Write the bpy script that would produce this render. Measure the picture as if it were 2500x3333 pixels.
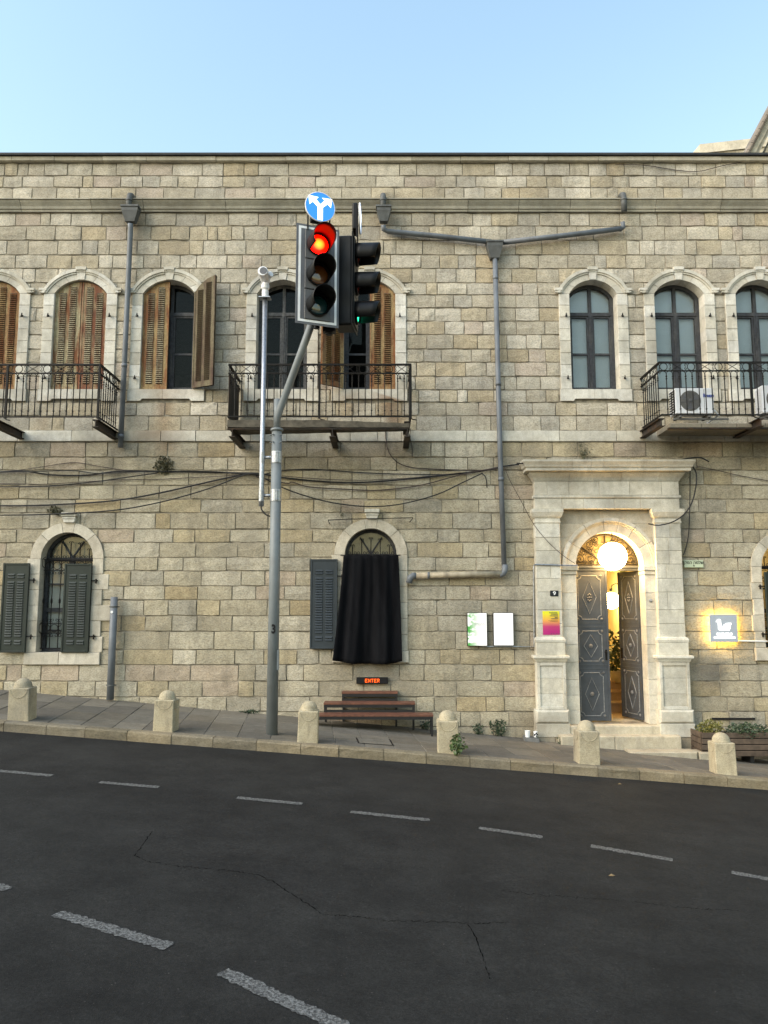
import bpy, math, random
from math import sin, cos, pi, radians, atan2, sqrt, hypot
from mathutils import Vector, Matrix, Euler

for o in list(bpy.data.objects): bpy.data.objects.remove(o)
SC = bpy.context.scene
COL = SC.collection

# ------------------------------------------------------------------ camera, sky, sun, exposure
F = 2532.0; CX, CY = 1250.0, 1666.5          # focal length and centre in photograph pixels
EYE = 1.99; PITCH = math.atan(304.4 / F)
WALL = 13.0                                   # distance of the facade plane
cam_d = bpy.data.cameras.new('camera'); cam = bpy.data.objects.new('camera', cam_d); COL.objects.link(cam)
cam_d.sensor_fit = 'VERTICAL'; cam_d.sensor_height = 24.0; cam_d.sensor_width = 18.0
cam_d.lens = F / 3333.0 * 24.0
cam_d.clip_start = 0.05; cam_d.clip_end = 3000
cam.location = (0, 0, EYE); cam.rotation_euler = (pi / 2 + PITCH, radians(0.0), 0)
SC.camera = cam
SC.render.resolution_x = 768; SC.render.resolution_y = 1024

SUN_EL, SUN_AZ = 35.0, -120.0                  # degrees; azimuth from the view direction (+Y) towards +X
wd = bpy.data.worlds.new('World'); SC.world = wd; wd.use_nodes = True
wn = wd.node_tree; wn.nodes.clear()
sky = wn.nodes.new('ShaderNodeTexSky'); sky.sky_type = 'NISHITA'; sky.sun_disc = False
sky.sun_elevation = radians(SUN_EL); sky.sun_rotation = radians(SUN_AZ)
sky.altitude = 0; sky.air_density = 2.3; sky.dust_density = 2.0; sky.ozone_density = 3.0
bg = wn.nodes.new('ShaderNodeBackground'); bg.inputs[1].default_value = 0.15
wo = wn.nodes.new('ShaderNodeOutputWorld')
wn.links.new(sky.outputs[0], bg.inputs[0]); wn.links.new(bg.outputs[0], wo.inputs[0])
sd = bpy.data.lights.new('sun', 'SUN'); sd.energy = 1.5; sd.angle = radians(55); sd.color = (1.0, 0.94, 0.87)
so = bpy.data.objects.new('sun', sd); COL.objects.link(so); so.location = (0, -5, 30)
_d = Vector((sin(radians(SUN_AZ)) * cos(radians(SUN_EL)), cos(radians(SUN_AZ)) * cos(radians(SUN_EL)), sin(radians(SUN_EL))))
so.rotation_euler = _d.to_track_quat('Z', 'Y').to_euler()
SC.view_settings.view_transform = 'Standard'; SC.view_settings.look = 'None'
SC.view_settings.exposure = 1.08; SC.view_settings.gamma = 1.0
SC.view_settings.use_curve_mapping = False

# ------------------------------------------------------------------ pixel helpers (photograph pixels -> metres)
def ray(x, y):
    u = (x - CX) / F; v = -(y - CY) / F
    return (u, cos(PITCH) - sin(PITCH) * v, sin(PITCH) + cos(PITCH) * v)
def at(x, y, Y=WALL):
    r = ray(x, y); t = Y / r[1]
    return (r[0] * t, Y, EYE + r[2] * t)
def PX(x, y, Y=WALL): return at(x, y, Y)[0]
def PZ(y, Y=WALL): return at(CX, y, Y)[2]
KERB = 10.6
WB0 = PZ(2360); KB0 = PZ(2444, KERB)
def wall_base(X): return WB0 - 0.09 * X
def kerb_top(X): return KB0 - 0.074 * X
def road_z(X): return kerb_top(X) - 0.125
def pave_z(X, Y):
    t = (Y - KERB) / (WALL - KERB)
    return kerb_top(X) * (1 - t) + wall_base(X) * t
def ground_z(X, Y): return pave_z(X, Y) if Y >= KERB else road_z(X)
def hit(x, y, road=False):
    Y = 1.0; r = ray(x, y)
    while Y < 14:
        X = r[0] * Y / r[1]; z = EYE + r[2] * Y / r[1]
        g = road_z(X) if road else ground_z(X, Y)
        if z <= g: return (X, Y, g)
        Y += 0.005
    return (X, Y, g)

# ------------------------------------------------------------------ mesh helpers
# old stains on the masonry: (x px, top y px, bottom y px, half width m, colour, strength)
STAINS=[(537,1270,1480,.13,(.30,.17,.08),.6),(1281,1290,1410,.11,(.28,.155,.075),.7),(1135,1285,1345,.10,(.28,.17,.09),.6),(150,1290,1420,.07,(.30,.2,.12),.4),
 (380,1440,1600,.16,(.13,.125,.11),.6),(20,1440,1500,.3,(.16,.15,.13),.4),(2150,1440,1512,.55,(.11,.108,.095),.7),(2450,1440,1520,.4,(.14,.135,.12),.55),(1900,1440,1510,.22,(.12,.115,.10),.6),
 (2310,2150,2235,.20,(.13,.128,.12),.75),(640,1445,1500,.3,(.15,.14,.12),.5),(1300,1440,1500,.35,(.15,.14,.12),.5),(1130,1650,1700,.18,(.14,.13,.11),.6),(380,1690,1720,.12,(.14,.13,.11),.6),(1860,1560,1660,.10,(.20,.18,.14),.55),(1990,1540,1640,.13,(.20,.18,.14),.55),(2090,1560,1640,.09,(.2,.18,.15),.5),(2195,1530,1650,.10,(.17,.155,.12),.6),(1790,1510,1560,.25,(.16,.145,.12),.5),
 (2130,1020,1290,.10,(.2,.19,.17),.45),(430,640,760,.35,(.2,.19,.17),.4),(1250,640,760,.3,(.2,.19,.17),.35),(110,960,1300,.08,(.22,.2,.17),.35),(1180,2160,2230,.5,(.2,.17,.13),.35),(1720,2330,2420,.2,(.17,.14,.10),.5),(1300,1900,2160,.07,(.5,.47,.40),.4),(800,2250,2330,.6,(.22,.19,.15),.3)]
from mathutils import noise as mnoise
_ST=None
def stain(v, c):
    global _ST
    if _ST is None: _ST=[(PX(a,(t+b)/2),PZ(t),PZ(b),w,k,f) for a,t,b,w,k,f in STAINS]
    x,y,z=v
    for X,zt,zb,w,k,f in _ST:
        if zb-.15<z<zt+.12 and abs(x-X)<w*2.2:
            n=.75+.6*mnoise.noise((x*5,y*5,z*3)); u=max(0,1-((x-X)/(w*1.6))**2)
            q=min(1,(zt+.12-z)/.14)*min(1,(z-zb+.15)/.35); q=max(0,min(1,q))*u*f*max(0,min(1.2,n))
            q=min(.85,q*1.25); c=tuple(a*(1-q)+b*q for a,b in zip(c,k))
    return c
class MB:
    weathered = True
    def __init__(s): s.v = []; s.f = []; s.c = []; s.col = None
    def add(s, vs, fs):
        b = len(s.v); s.v.extend(vs); s.f.extend([tuple(i + b for i in q) for q in fs])
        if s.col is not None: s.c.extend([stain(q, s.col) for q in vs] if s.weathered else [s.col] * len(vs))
        return s
    def box(s, x0, x1, y0, y1, z0, z1):
        v = [(x0,y0,z0),(x1,y0,z0),(x1,y1,z0),(x0,y1,z0),(x0,y0,z1),(x1,y0,z1),(x1,y1,z1),(x0,y1,z1)]
        return s.add(v, [(0,3,2,1),(4,5,6,7),(0,1,5,4),(1,2,6,5),(2,3,7,6),(3,0,4,7)])
    def block(s, x0, x1, y0, y1, z0, z1, c=0.006):
        """box whose front (-Y) edges are chamfered"""
        v = [(x0+c,y0,z0+c),(x1-c,y0,z0+c),(x1-c,y0,z1-c),(x0+c,y0,z1-c),
             (x0,y0+c,z0),(x1,y0+c,z0),(x1,y0+c,z1),(x0,y0+c,z1),
             (x0,y1,z0),(x1,y1,z0),(x1,y1,z1),(x0,y1,z1)]
        f = [(0,1,2,3)]
        for i in range(4):
            j = (i+1) % 4; f += [(i,4+i,4+j,j),(4+i,8+i,8+j,4+j)]
        f.append((8,11,10,9))
        return s.add(v, f)
    def prism(s, poly, y0, y1):
        """XZ polygon extruded along Y (front y0)"""
        n = len(poly)
        v = [(p[0],y0,p[1]) for p in poly] + [(p[0],y1,p[1]) for p in poly]
        f = [tuple(range(n)), tuple(range(2*n-1, n-1, -1))]
        for i in range(n): j=(i+1)%n; f.append((i, n+i, n+j, j))
        return s.add(v, f)
    def xprism(s, prof, x0, x1):
        """(y,z) profile extruded along X"""
        n = len(prof)
        v = [(x0,p[0],p[1]) for p in prof] + [(x1,p[0],p[1]) for p in prof]
        f = [tuple(range(n-1,-1,-1)), tuple(range(n, 2*n))]
        for i in range(n): j=(i+1)%n; f.append((i, j, n+j, n+i))
        return s.add(v, f)
    def tube(s, pts, r, n=8, cap=True, closed=False, r2=None):
        P = [Vector(p) for p in pts]; m = len(P)
        vs = []; fs = []
        prev = None
        for i, p in enumerate(P):
            if closed: t = P[(i+1)%m] - P[i-1]
            else: t = P[min(i+1,m-1)] - P[max(i-1,0)]
            if t.length < 1e-9: t = Vector((0,0,1))
            t.normalize()
            if prev is None:
                a = Vector((0,0,1)) if abs(t.z) < .9 else Vector((1,0,0))
                u = t.cross(a).normalized()
            else:
                u = (prev - t * prev.dot(t))
                u = u.normalized() if u.length > 1e-6 else t.orthogonal().normalized()
            prev = u; w = t.cross(u)
            rr = r if r2 is None else r + (r2 - r) * i / max(1, m-1)
            if isinstance(r, (list, tuple)): rr = r[i]
            for k in range(n):
                a = 2*pi*k/n
                q = p + u*(cos(a)*rr) + w*(sin(a)*rr); vs.append(tuple(q))
        rng_ = m if closed else m-1
        for i in range(rng_):
            i2 = (i+1) % m
            for k in range(n):
                k2=(k+1)%n; fs.append((i*n+k, i*n+k2, i2*n+k2, i2*n+k))
        if cap and not closed:
            fs.append(tuple(range(n-1,-1,-1))); fs.append(tuple((m-1)*n+k for k in range(n)))
        return s.add(vs, fs)
    def lathe(s, prof, c=(0,0,0), n=24, axis='Z'):
        """prof: (r,h) pairs"""
        vs=[]; fs=[]; m=len(prof)
        for r,h in prof:
            for k in range(n):
                a=2*pi*k/n
                if axis=='Z': q=(c[0]+r*cos(a), c[1]+r*sin(a), c[2]+h)
                else: q=(c[0]+r*cos(a), c[1]+h, c[2]+r*sin(a))
                vs.append(q)
        for i in range(m-1):
            for k in range(n):
                k2=(k+1)%n
                q=(i*n+k, i*n+k2, (i+1)*n+k2, (i+1)*n+k)
                fs.append(q if axis=='Z' else q[::-1])
        fs.append(tuple(range(n-1,-1,-1)) if axis=='Z' else tuple(range(n)))
        fs.append(tuple((m-1)*n+k for k in range(n)))
        return s.add(vs, fs)
    def quad(s, a,b,c,d): return s.add([a,b,c,d],[(0,1,2,3)])

def _mesh(name, mb, off=(0,0,0), smooth=False):
    me = bpy.data.meshes.new(name)
    ox,oy,oz = off
    me.from_pydata([(a-ox,b-oy,c-oz) for a,b,c in mb.v], [], mb.f)
    if mb.c:
        at_ = me.color_attributes.new('tint','FLOAT_COLOR','POINT')
        buf=[]
        for c in mb.c: buf += [c[0],c[1],c[2],1.0]
        at_.data.foreach_set('color', buf)
    me.update()
    if smooth:
        for p in me.polygons: p.use_smooth = True
    return me
def wloc(o):
    return o['_w'] if o is not None and '_w' in o else (0,0,0)
def mk(name, mb, mat, parent=None, smooth=False, local=False, kind=None, loc=None, rot=None):
    """one mesh object; vertices are in world metres unless local"""
    off = (0,0,0)
    if not local:
        off = loc if (parent is None and loc) else (WL.get(parent.name,(0,0,0)) if parent else (0,0,0))
    o = bpy.data.objects.new(name, _mesh(name, mb, off, smooth))
    COL.objects.link(o)
    if mat: o.data.materials.append(mat)
    if parent: o.parent = parent
    if loc and (local or parent is None): o.location = loc
    if rot: o.rotation_euler = rot
    if kind: o['kind'] = kind
    WL[o.name] = off
    return o
WL = {}
def thing(name, label, cat, loc=(0,0,0), group=None, rot=None):
    o = bpy.data.objects.new(name, None); COL.objects.link(o)
    o.empty_display_size = 0.2
    o.location = loc
    if rot: o.rotation_euler = rot
    WL[o.name] = tuple(loc)
    return tag(o, label, cat, group)
def tag(o, label, cat, group=None):
    o['label'] = label; o['category'] = cat
    if group: o['group'] = group
    return o
def single(name, mb, mat, label, cat, loc, group=None, smooth=False):
    return tag(mk(name, mb, mat, None, smooth, loc=loc), label, cat, group)
def structure(name, mb, mat, loc=(0,0,0)):
    return mk(name, mb, mat, None, kind='structure', loc=loc)
def bevel(o, w=.006, seg=1):
    m = o.modifiers.new('bevel','BEVEL'); m.width=w; m.segments=seg; m.limit_method='ANGLE'; m.angle_limit=radians(40)
    return o
def solid(o, t):
    m = o.modifiers.new('solid','SOLIDIFY'); m.thickness=t; m.offset=0
    return o
def text(s, size, name, mat, parent, pos, rot=(pi/2,0,0), align='CENTER', ext=.0015, xs=1.0, bold=0.0, local=False):
    cu = bpy.data.curves.new(name,'FONT'); cu.body=s; cu.size=size; cu.align_x=align; cu.align_y='CENTER'; cu.extrude=ext; cu.offset=bold
    t = bpy.data.objects.new('tmp_text', cu); COL.objects.link(t)
    bpy.context.view_layer.update()
    dg = bpy.context.evaluated_depsgraph_get()
    me = bpy.data.meshes.new_from_object(t.evaluated_get(dg))
    bpy.data.objects.remove(t)
    me.name = name; me.materials.clear(); me.materials.append(mat)
    o = bpy.data.objects.new(name, me); COL.objects.link(o)
    if parent:
        o.parent = parent
        w = (0,0,0) if local else WL.get(parent.name,(0,0,0)); pos = (pos[0]-w[0],pos[1]-w[1],pos[2]-w[2])
    o.location = pos; o.rotation_euler = rot; o.scale=(xs,1,1)
    return o

# ------------------------------------------------------------------ materials
def newmat(name):
    m = bpy.data.materials.new(name); m.use_nodes=True
    nt = m.node_tree; b = nt.nodes['Principled BSDF']
    return m, nt, b
def nd(nt, t, **kw):
    n = nt.nodes.new(t)
    for k,v in kw.items():
        if k.startswith('i_'): n.inputs[k[2:].replace('_',' ')].default_value = v
        else: setattr(n,k,v)
    return n
def noise(nt, pos, scale, detail=4, rough=.55, stretch=None, rot=None):
    src = pos
    if stretch or rot:
        mp = nd(nt,'ShaderNodeMapping'); nt.links.new(pos, mp.inputs[0])
        if stretch: mp.inputs['Scale'].default_value = stretch
        if rot: mp.inputs['Rotation'].default_value = rot
        src = mp.outputs[0]
    n = nd(nt,'ShaderNodeTexNoise'); n.inputs['Scale'].default_value=scale; n.inputs['Detail'].default_value=detail; n.inputs['Roughness'].default_value=rough
    nt.links.new(src, n.inputs['Vector']); return n.outputs['Fac']
def ramp(nt, fac, a, b, ca=(0,0,0), cb=(1,1,1)):
    r = nd(nt,'ShaderNodeValToRGB'); e=r.color_ramp.elements
    e[0].position=a; e[1].position=b; e[0].color=(*ca,1); e[1].color=(*cb,1)
    nt.links.new(fac, r.inputs[0]); return r.outputs[0]
def mix(nt, fac, a, b, mode='MIX'):
    m = nd(nt,'ShaderNodeMix', data_type='RGBA', blend_type=mode)
    for sock,val in ((m.inputs[0],fac),(m.inputs[6],a),(m.inputs[7],b)):
        if hasattr(val,'is_output'): nt.links.new(val, sock)
        elif isinstance(val,(int,float)): sock.default_value = val
        else: sock.default_value = (*val,1)
    return m.outputs[2]
def bump(nt, b, h, strength=.5, dist=.01):
    n = nd(nt,'ShaderNodeBump'); n.inputs['Strength'].default_value=strength; n.inputs['Distance'].default_value=dist
    nt.links.new(h, n.inputs['Height']); nt.links.new(n.outputs[0], b.inputs['Normal'])
def gpos(nt): return nd(nt,'ShaderNodeNewGeometry').outputs['Position']
def sock(nt, b, name, v):
    if hasattr(v,'is_output'): nt.links.new(v, b.inputs[name])
    else: b.inputs[name].default_value = v if not isinstance(v,tuple) else (*v,1)

def m_plain(name, col, rough=.6, metal=0.0, var=.18, vscale=12.0, bscale=0, bstr=.3, bdist=.003, dirt=None, dirt_amt=.5, spec=.4):
    m,nt,b = newmat(name); p = gpos(nt)
    n = noise(nt,p,vscale,5)
    lo=tuple(c*(1-var) for c in col); hi=tuple(min(1,c*(1+var)) for c in col)
    c = ramp(nt,n,.3,.7,lo,hi)
    if dirt:
        d = noise(nt,p,5,6,.65,stretch=(1,1,.35)); f = ramp(nt,d,.5,.72)
        fm = nd(nt,'ShaderNodeMath',operation='MULTIPLY'); nt.links.new(f,fm.inputs[0]); fm.inputs[1].default_value=dirt_amt
        c = mix(nt,fm.outputs[0],c,dirt)
    sock(nt,b,'Base Color',c); b.inputs['Roughness'].default_value=rough; b.inputs['Metallic'].default_value=metal
    b.inputs['Specular IOR Level'].default_value=spec
    if bscale: bump(nt,b,noise(nt,p,bscale,5),bstr,bdist)
    return m
def m_emit(name, col, s):
    m,nt,b = newmat(name)
    b.inputs['Base Color'].default_value=(*[min(1,c*.6) for c in col],1)
    b.inputs['Emission Color'].default_value=(*col,1); b.inputs['Emission Strength'].default_value=s
    b.inputs['Roughness'].default_value=.4
    return m
def m_stone(name, rough_face=True, tint=True, col=(.5,.45,.35), dirt=(.10,.09,.075), dirt_amt=.55, pit=.5, bstr=.8, bdist=.014, weather=.5):
    m,nt,b = newmat(name); p = gpos(nt)
    if tint: base = nd(nt,'ShaderNodeAttribute',attribute_name='tint').outputs['Color']
    else: base = mix(nt,0.0,col,col)
    big = ramp(nt,noise(nt,p,2.6,5,.6),.3,.72,(.80,.79,.77),(1.12,1.10,1.06))
    c = mix(nt,1.0,base,big,'MULTIPLY')
    mid = ramp(nt,noise(nt,p,11,6,.65),.32,.7,(.86,.84,.80),(1.08,1.08,1.08))
    c = mix(nt,1.0,c,mid,'MULTIPLY')
    fine = noise(nt,p,38 if rough_face else 60,6,.7,stretch=(1,1,1.7),rot=(0,.6,0))
    fr = ramp(nt,fine,.34,.56,(1-pit,1-pit,1-pit),(1.04,1.04,1.03))
    c = mix(nt,1.0,c,fr,'MULTIPLY')
    st = noise(nt,p,3.0,6,.7,stretch=(1.6,1.6,.33)); sf = ramp(nt,st,.52,.80)
    fm = nd(nt,'ShaderNodeMath',operation='MULTIPLY'); nt.links.new(sf,fm.inputs[0]); fm.inputs[1].default_value=dirt_amt
    c = mix(nt,fm.outputs[0],c,dirt)
    wf = ramp(nt,noise(nt,p,.8,7,.62,stretch=(1,1,.8)),.50,.76)
    wm = nd(nt,'ShaderNodeMath',operation='MULTIPLY'); nt.links.new(wf,wm.inputs[0]); wm.inputs[1].default_value=weather
    c = mix(nt,wm.outputs[0],c,(.17,.16,.14))
    sock(nt,b,'Base Color',c); b.inputs['Roughness'].default_value=.92; b.inputs['Specular IOR Level'].default_value=.2
    h2 = noise(nt,p,17 if rough_face else 25,6,.68,stretch=(1,1,1.5),rot=(0,.6,0))
    ad = nd(nt,'ShaderNodeMath',operation='ADD'); nt.links.new(fine,ad.inputs[0]); nt.links.new(h2,ad.inputs[1])
    bump(nt,b,ad.outputs[0],bstr,bdist)
    return m
M = {}
M['stone'] = m_stone('rough_limestone', pit=.42)
M['dressed'] = m_stone('dressed_limestone', False, True, dirt=(.17,.16,.135), dirt_amt=.62, pit=.22, bstr=.35, bdist=.005)
M['mortar'] = m_plain('mortar',(.225,.20,.155),.95,var=.75,vscale=6,bscale=60,bstr=.5)
M['kerb'] = m_stone('kerb_limestone', True, True, dirt=(.10,.095,.08), dirt_amt=.5, pit=.35, bstr=.6, bdist=.01)
M['paver'] = m_stone('paver_stone', False, True, dirt=(.07,.066,.06), dirt_amt=.5, pit=.28, bstr=.3, bdist=.004)
M['bollard'] = m_stone('bollard_limestone', False, False, (.44,.395,.295), dirt=(.13,.11,.08), dirt_amt=.95, pit=.34, bstr=.5, bdist=.008, weather=.85)
M['iron'] = m_plain('black_iron',(.008,.0072,.0068),.6,.1,.4,30,spec=.25)
M['beam'] = m_plain('rusty_beam',(.03,.024,.02),.7,.2,.4,10,dirt=(.10,.045,.02),dirt_amt=.5)
M['pipe'] = m_plain('grey_plastic_pipe',(.13,.145,.165),.5,0,.2,4,dirt=(.07,.065,.06),dirt_amt=.6)
M['pipe_stain'] = m_plain('stained_pipe',(.36,.31,.23),.7,0,.3,8,dirt=(.13,.11,.09),dirt_amt=.9)
M['hopper'] = m_plain('grey_hopper',(.09,.095,.095),.6,0,.3,8,dirt=(.05,.045,.04))
M['pole'] = m_plain('painted_pole',(.155,.175,.185),.5,0,.12,5,dirt=(.10,.10,.095),dirt_amt=.4)
M['galv'] = m_plain('galvanised_steel',(.36,.38,.41),.42,.8,.25,30)
M['white_plastic'] = m_plain('white_plastic',(.75,.76,.78),.45,0,.06,6)
M['black_plastic'] = m_plain('black_plastic',(.006,.006,.0065),.45,0,.25,10,spec=.25)
M['board'] = m_plain('signal_board',(.12,.125,.14),.5,0,.1,10)
M['board_dark'] = m_plain('signal_body',(.085,.088,.095),.5,0,.1,10)
M['white_paint'] = m_plain('white_reflector',(.82,.83,.84),.5,0,.05,10)
M['cable'] = m_plain('black_cable',(.012,.012,.012),.6,0,.3,20)
M['cable2'] = m_plain('brown_cable',(.05,.035,.03),.7,0,.3,20)
M['frame_dark'] = m_plain('dark_window_wood',(.035,.038,.045),.65,0,.5,25,bscale=60,bstr=.3,dirt=(.16,.15,.13),dirt_amt=.35)
M['frame_grey'] = m_plain('weathered_window_wood',(.055,.058,.062),.75,0,.5,25,bscale=60,bstr=.3,dirt=(.26,.25,.22),dirt_amt=.6)
M['shutter_green'] = m_plain('green_shutter_paint',(.0115,.020,.0165),.5,0,.2,6,dirt=(.03,.034,.028),dirt_amt=.4)
M['shutter_blue'] = m_plain('blue_grey_shutter_paint',(.025,.034,.042),.5,0,.15,6)
M['curtain_in'] = m_plain('pale_curtain',(.62,.64,.62),.9,0,.1,3)
M['sky_reflection'] = m_plain('painted_sky_reflection',(.60,.68,.76),.9,0,.12,1.2)  # pale blue paints the sky's reflection for the right-hand upper panes
M['dim_curtain'] = m_plain('dusty_lunette_panel',(.34,.31,.24),.9,0,.25,6)
M['interior'] = m_plain('dark_interior',(.06,.055,.05),.9)
M['roof_tar'] = m_plain('dark_roof_felt',(.035,.037,.04),.8,0,.3,6)
M['roof_top'] = m_plain('flat_roof',(.35,.33,.30),.9)
M['wood_tread'] = m_plain('brown_step_wood',(.125,.052,.032),.55,0,.35,14,bscale=40,bstr=.2)
M['steel_frame'] = m_plain('black_step_frame',(.012,.012,.013),.5,0,.2,12)
M['wood_plank'] = m_plain('weathered_planter_wood',(.080,.058,.042),.75,0,.4,10,bscale=50,bstr=.35)
M['old_board'] = m_plain('old_balcony_board',(.085,.075,.058),.85,0,.5,9,bscale=30,bstr=.6,bdist=.01)
M['ac_white'] = m_plain('white_ac_casing',(.66,.68,.72),.45,0,.05,8)
M['grey_slab'] = m_plain('grey_slab',(.12,.12,.115),.85,0,.2,14)
M['door'] = m_plain('grey_iron_door',(.075,.085,.10),.42,.25,.18,5,dirt=(.05,.052,.055),dirt_amt=.4)
M['door_trim'] = m_plain('worn_door_moulding',(.22,.23,.24),.5,.25,.3,40)
M['moss'] = m_plain('cloth_black',(.006,.006,.007),.9,0,.3,20)
M['door_green'] = m_plain('green_inner_door',(.42,.50,.24),.5,0,.06,6)
M['hall_wall'] = m_plain('hall_wall',(.70,.60,.38),.85,0,.05,4)
M['hall_floor'] = m_plain('hall_floor',(.32,.22,.12),.6,0,.2,6)
def m_cloth():
    m,nt,b=newmat('black_curtain_cloth'); p=gpos(nt)
    c=ramp(nt,noise(nt,p,3,4,.6,stretch=(2.5,2.5,.5)),.3,.7,(.004,.004,.005),(.010,.0105,.0125)); sock(nt,b,'Base Color',c)
    b.inputs['Roughness'].default_value=.95; b.inputs['Specular IOR Level'].default_value=.05
    bump(nt,b,noise(nt,p,200,2),.2,.001); return m
M['cloth']=m_cloth()
M['slot']=m_plain('louvre_slot_shade',(.045,.028,.018),.9)  # dark tone paints the shade of the open gaps between slats
def m_glass(name,tintc=(.93,.95,.95),refl=1.0,dust=.0):
    m=bpy.data.materials.new(name); m.use_nodes=True; nt=m.node_tree; nt.nodes.clear()
    out=nd(nt,'ShaderNodeOutputMaterial'); tr=nd(nt,'ShaderNodeBsdfTransparent'); tr.inputs[0].default_value=(*tintc,1)
    gl=nd(nt,'ShaderNodeBsdfGlossy'); gl.inputs['Roughness'].default_value=.03
    fr=nd(nt,'ShaderNodeFresnel'); fr.inputs[0].default_value=1.5*refl
    ms=nd(nt,'ShaderNodeMixShader'); nt.links.new(fr.outputs[0],ms.inputs[0]); nt.links.new(tr.outputs[0],ms.inputs[1]); nt.links.new(gl.outputs[0],ms.inputs[2])
    last=ms.outputs[0]
    if dust>0:
        df=nd(nt,'ShaderNodeBsdfDiffuse'); df.inputs[0].default_value=(.30,.32,.33,1)
        p=gpos(nt); f=ramp(nt,noise(nt,p,4,5),.2,.8,(dust*.5,)*3,(dust,)*3)
        m2=nd(nt,'ShaderNodeMixShader'); nt.links.new(f,m2.inputs[0]); nt.links.new(last,m2.inputs[1]); nt.links.new(df.outputs[0],m2.inputs[2]); last=m2.outputs[0]
    nt.links.new(last,out.inputs[0]); return m
M['glass']=m_glass('window_glass',dust=.06)
M['glass_dark']=m_glass('dusty_dimmed_glass',(.45,.5,.5),refl=.82,dust=.008)  # thin dust; tint and weak mirroring stand in for dark surroundings reflected
def m_rust(name, paint, rustc, bias):
    m,nt,b=newmat(name); p=gpos(nt)
    a=noise(nt,p,2.4,6,.7,stretch=(3.2,3.2,.55)); f=ramp(nt,a,bias-.09,bias+.09)
    r2=ramp(nt,noise(nt,p,9,6,.7,stretch=(1,1,.5)),.3,.7,tuple(c*.45 for c in rustc),rustc)
    p2=ramp(nt,noise(nt,p,6,5),.3,.7,tuple(c*.72 for c in paint),paint)
    c=mix(nt,f,p2,r2); g=ramp(nt,noise(nt,p,30,5,.7),.3,.6,(.55,.5,.45),(1.05,1.05,1.05)); c=mix(nt,1.0,c,g,'MULTIPLY')
    sock(nt,b,'Base Color',c); b.inputs['Roughness'].default_value=.8; bump(nt,b,noise(nt,p,50,5),.4,.003); return m
M['rust_olive']=m_rust('peeling_olive_shutter',(.40,.36,.22),(.24,.085,.025),.52)
M['rust_red']=m_rust('rusty_red_shutter',(.37,.28,.16),(.21,.07,.028),.46)
M['rust_orange']=m_rust('rusty_orange_shutter',(.39,.28,.13),(.27,.10,.03),.50)
M['rust_open']=m_rust('dull_olive_shutter',(.15,.125,.07),(.09,.048,.026),.52)
M['slat_pale']=m_rust('pale_flaking_slats',(.52,.47,.33),(.26,.11,.04),.56)
M['slat_dull']=m_rust('dull_slats',(.17,.15,.10),(.10,.055,.03),.55)
M['visor']=m_plain('red_lit_visor_plastic',(.030,.012,.012),.5,0,.2,10,spec=.2)  # reddish copy for the lit red lens: its glow is put into the colour
def m_asphalt():
    m,nt,b=newmat('asphalt'); p=gpos(nt)
    base=ramp(nt,noise(nt,p,.55,7,.62,stretch=(.35,1.3,1)),.30,.72,(.0082,.0084,.0087),(.0168,.0168,.0165))
    pt=ramp(nt,noise(nt,p,2.3,7,.7),.32,.70,(.58,.58,.59),(1.45,1.44,1.41)); c=mix(nt,1.0,base,pt,'MULTIPLY')
    g=ramp(nt,noise(nt,p,70,7,.9),.36,.64,(.36,.36,.36),(1.85,1.84,1.82)); c=mix(nt,1.0,c,g,'MULTIPLY')
    g2=ramp(nt,noise(nt,p,26,5,.75),.34,.68,(.72,.72,.73),(1.30,1.30,1.28)); c=mix(nt,1.0,c,g2,'MULTIPLY')
    for sc,th,pr,cc in ((34,.10,.54,(.060,.058,.054)),(19,.075,.50,(.075,.072,.066)),(60,.13,.5,(.05,.049,.046))):
        v=nd(nt,'ShaderNodeTexVoronoi'); v.inputs['Scale'].default_value=sc; nt.links.new(p,v.inputs['Vector'])
        f=ramp(nt,v.outputs['Distance'],th*.6,th*1.3,(1,1,1),(0,0,0))
        k=nd(nt,'ShaderNodeMath',operation='MULTIPLY'); nt.links.new(f,k.inputs[0]); sel=ramp(nt,noise(nt,p,sc*.6,2),pr,pr+.1); nt.links.new(sel,k.inputs[1])
        c=mix(nt,k.outputs[0],c,cc)
    sock(nt,b,'Base Color',c); b.inputs['Roughness'].default_value=.9; b.inputs['Specular IOR Level'].default_value=.22
    bump(nt,b,noise(nt,p,75,6,.8),.8,.008); return m
M['asphalt']=m_asphalt()
def m_lanepaint():
    m,nt,b=newmat('worn_lane_paint'); p=gpos(nt)
    n=noise(nt,p,60,6,.8); f=ramp(nt,n,.44,.62)
    c=mix(nt,f,(.016,.016,.016),(.195,.195,.19)); sock(nt,b,'Base Color',c); b.inputs['Roughness'].default_value=.8
    bump(nt,b,noise(nt,p,120,4,.7),.6,.005); return m
M['lane']=m_lanepaint()
M['crack']=m_plain('crack',(.0038,.0038,.0038),1.0,spec=0.0)
M['ground']=m_plain('dry_ground',(.20,.17,.12),.95,0,.3,.5)
def m_leaf(name,a,b2):
    m,nt,b=newmat(name); p=gpos(nt)
    c=ramp(nt,noise(nt,p,22,4),.3,.7,a,b2); sock(nt,b,'Base Color',c); b.inputs['Roughness'].default_value=.55
    return m
M['leaf']=m_leaf('green_leaf',(.035,.065,.02),(.09,.13,.04))
M['leaf_dark']=m_leaf('dark_leaf',(.02,.04,.018),(.05,.08,.04))
M['leaf_yellow']=m_leaf('yellow_green_leaf',(.06,.08,.018),(.19,.17,.04))
M['leaf_dry']=m_leaf('dry_leaf',(.05,.055,.03),(.12,.11,.06))

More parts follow.
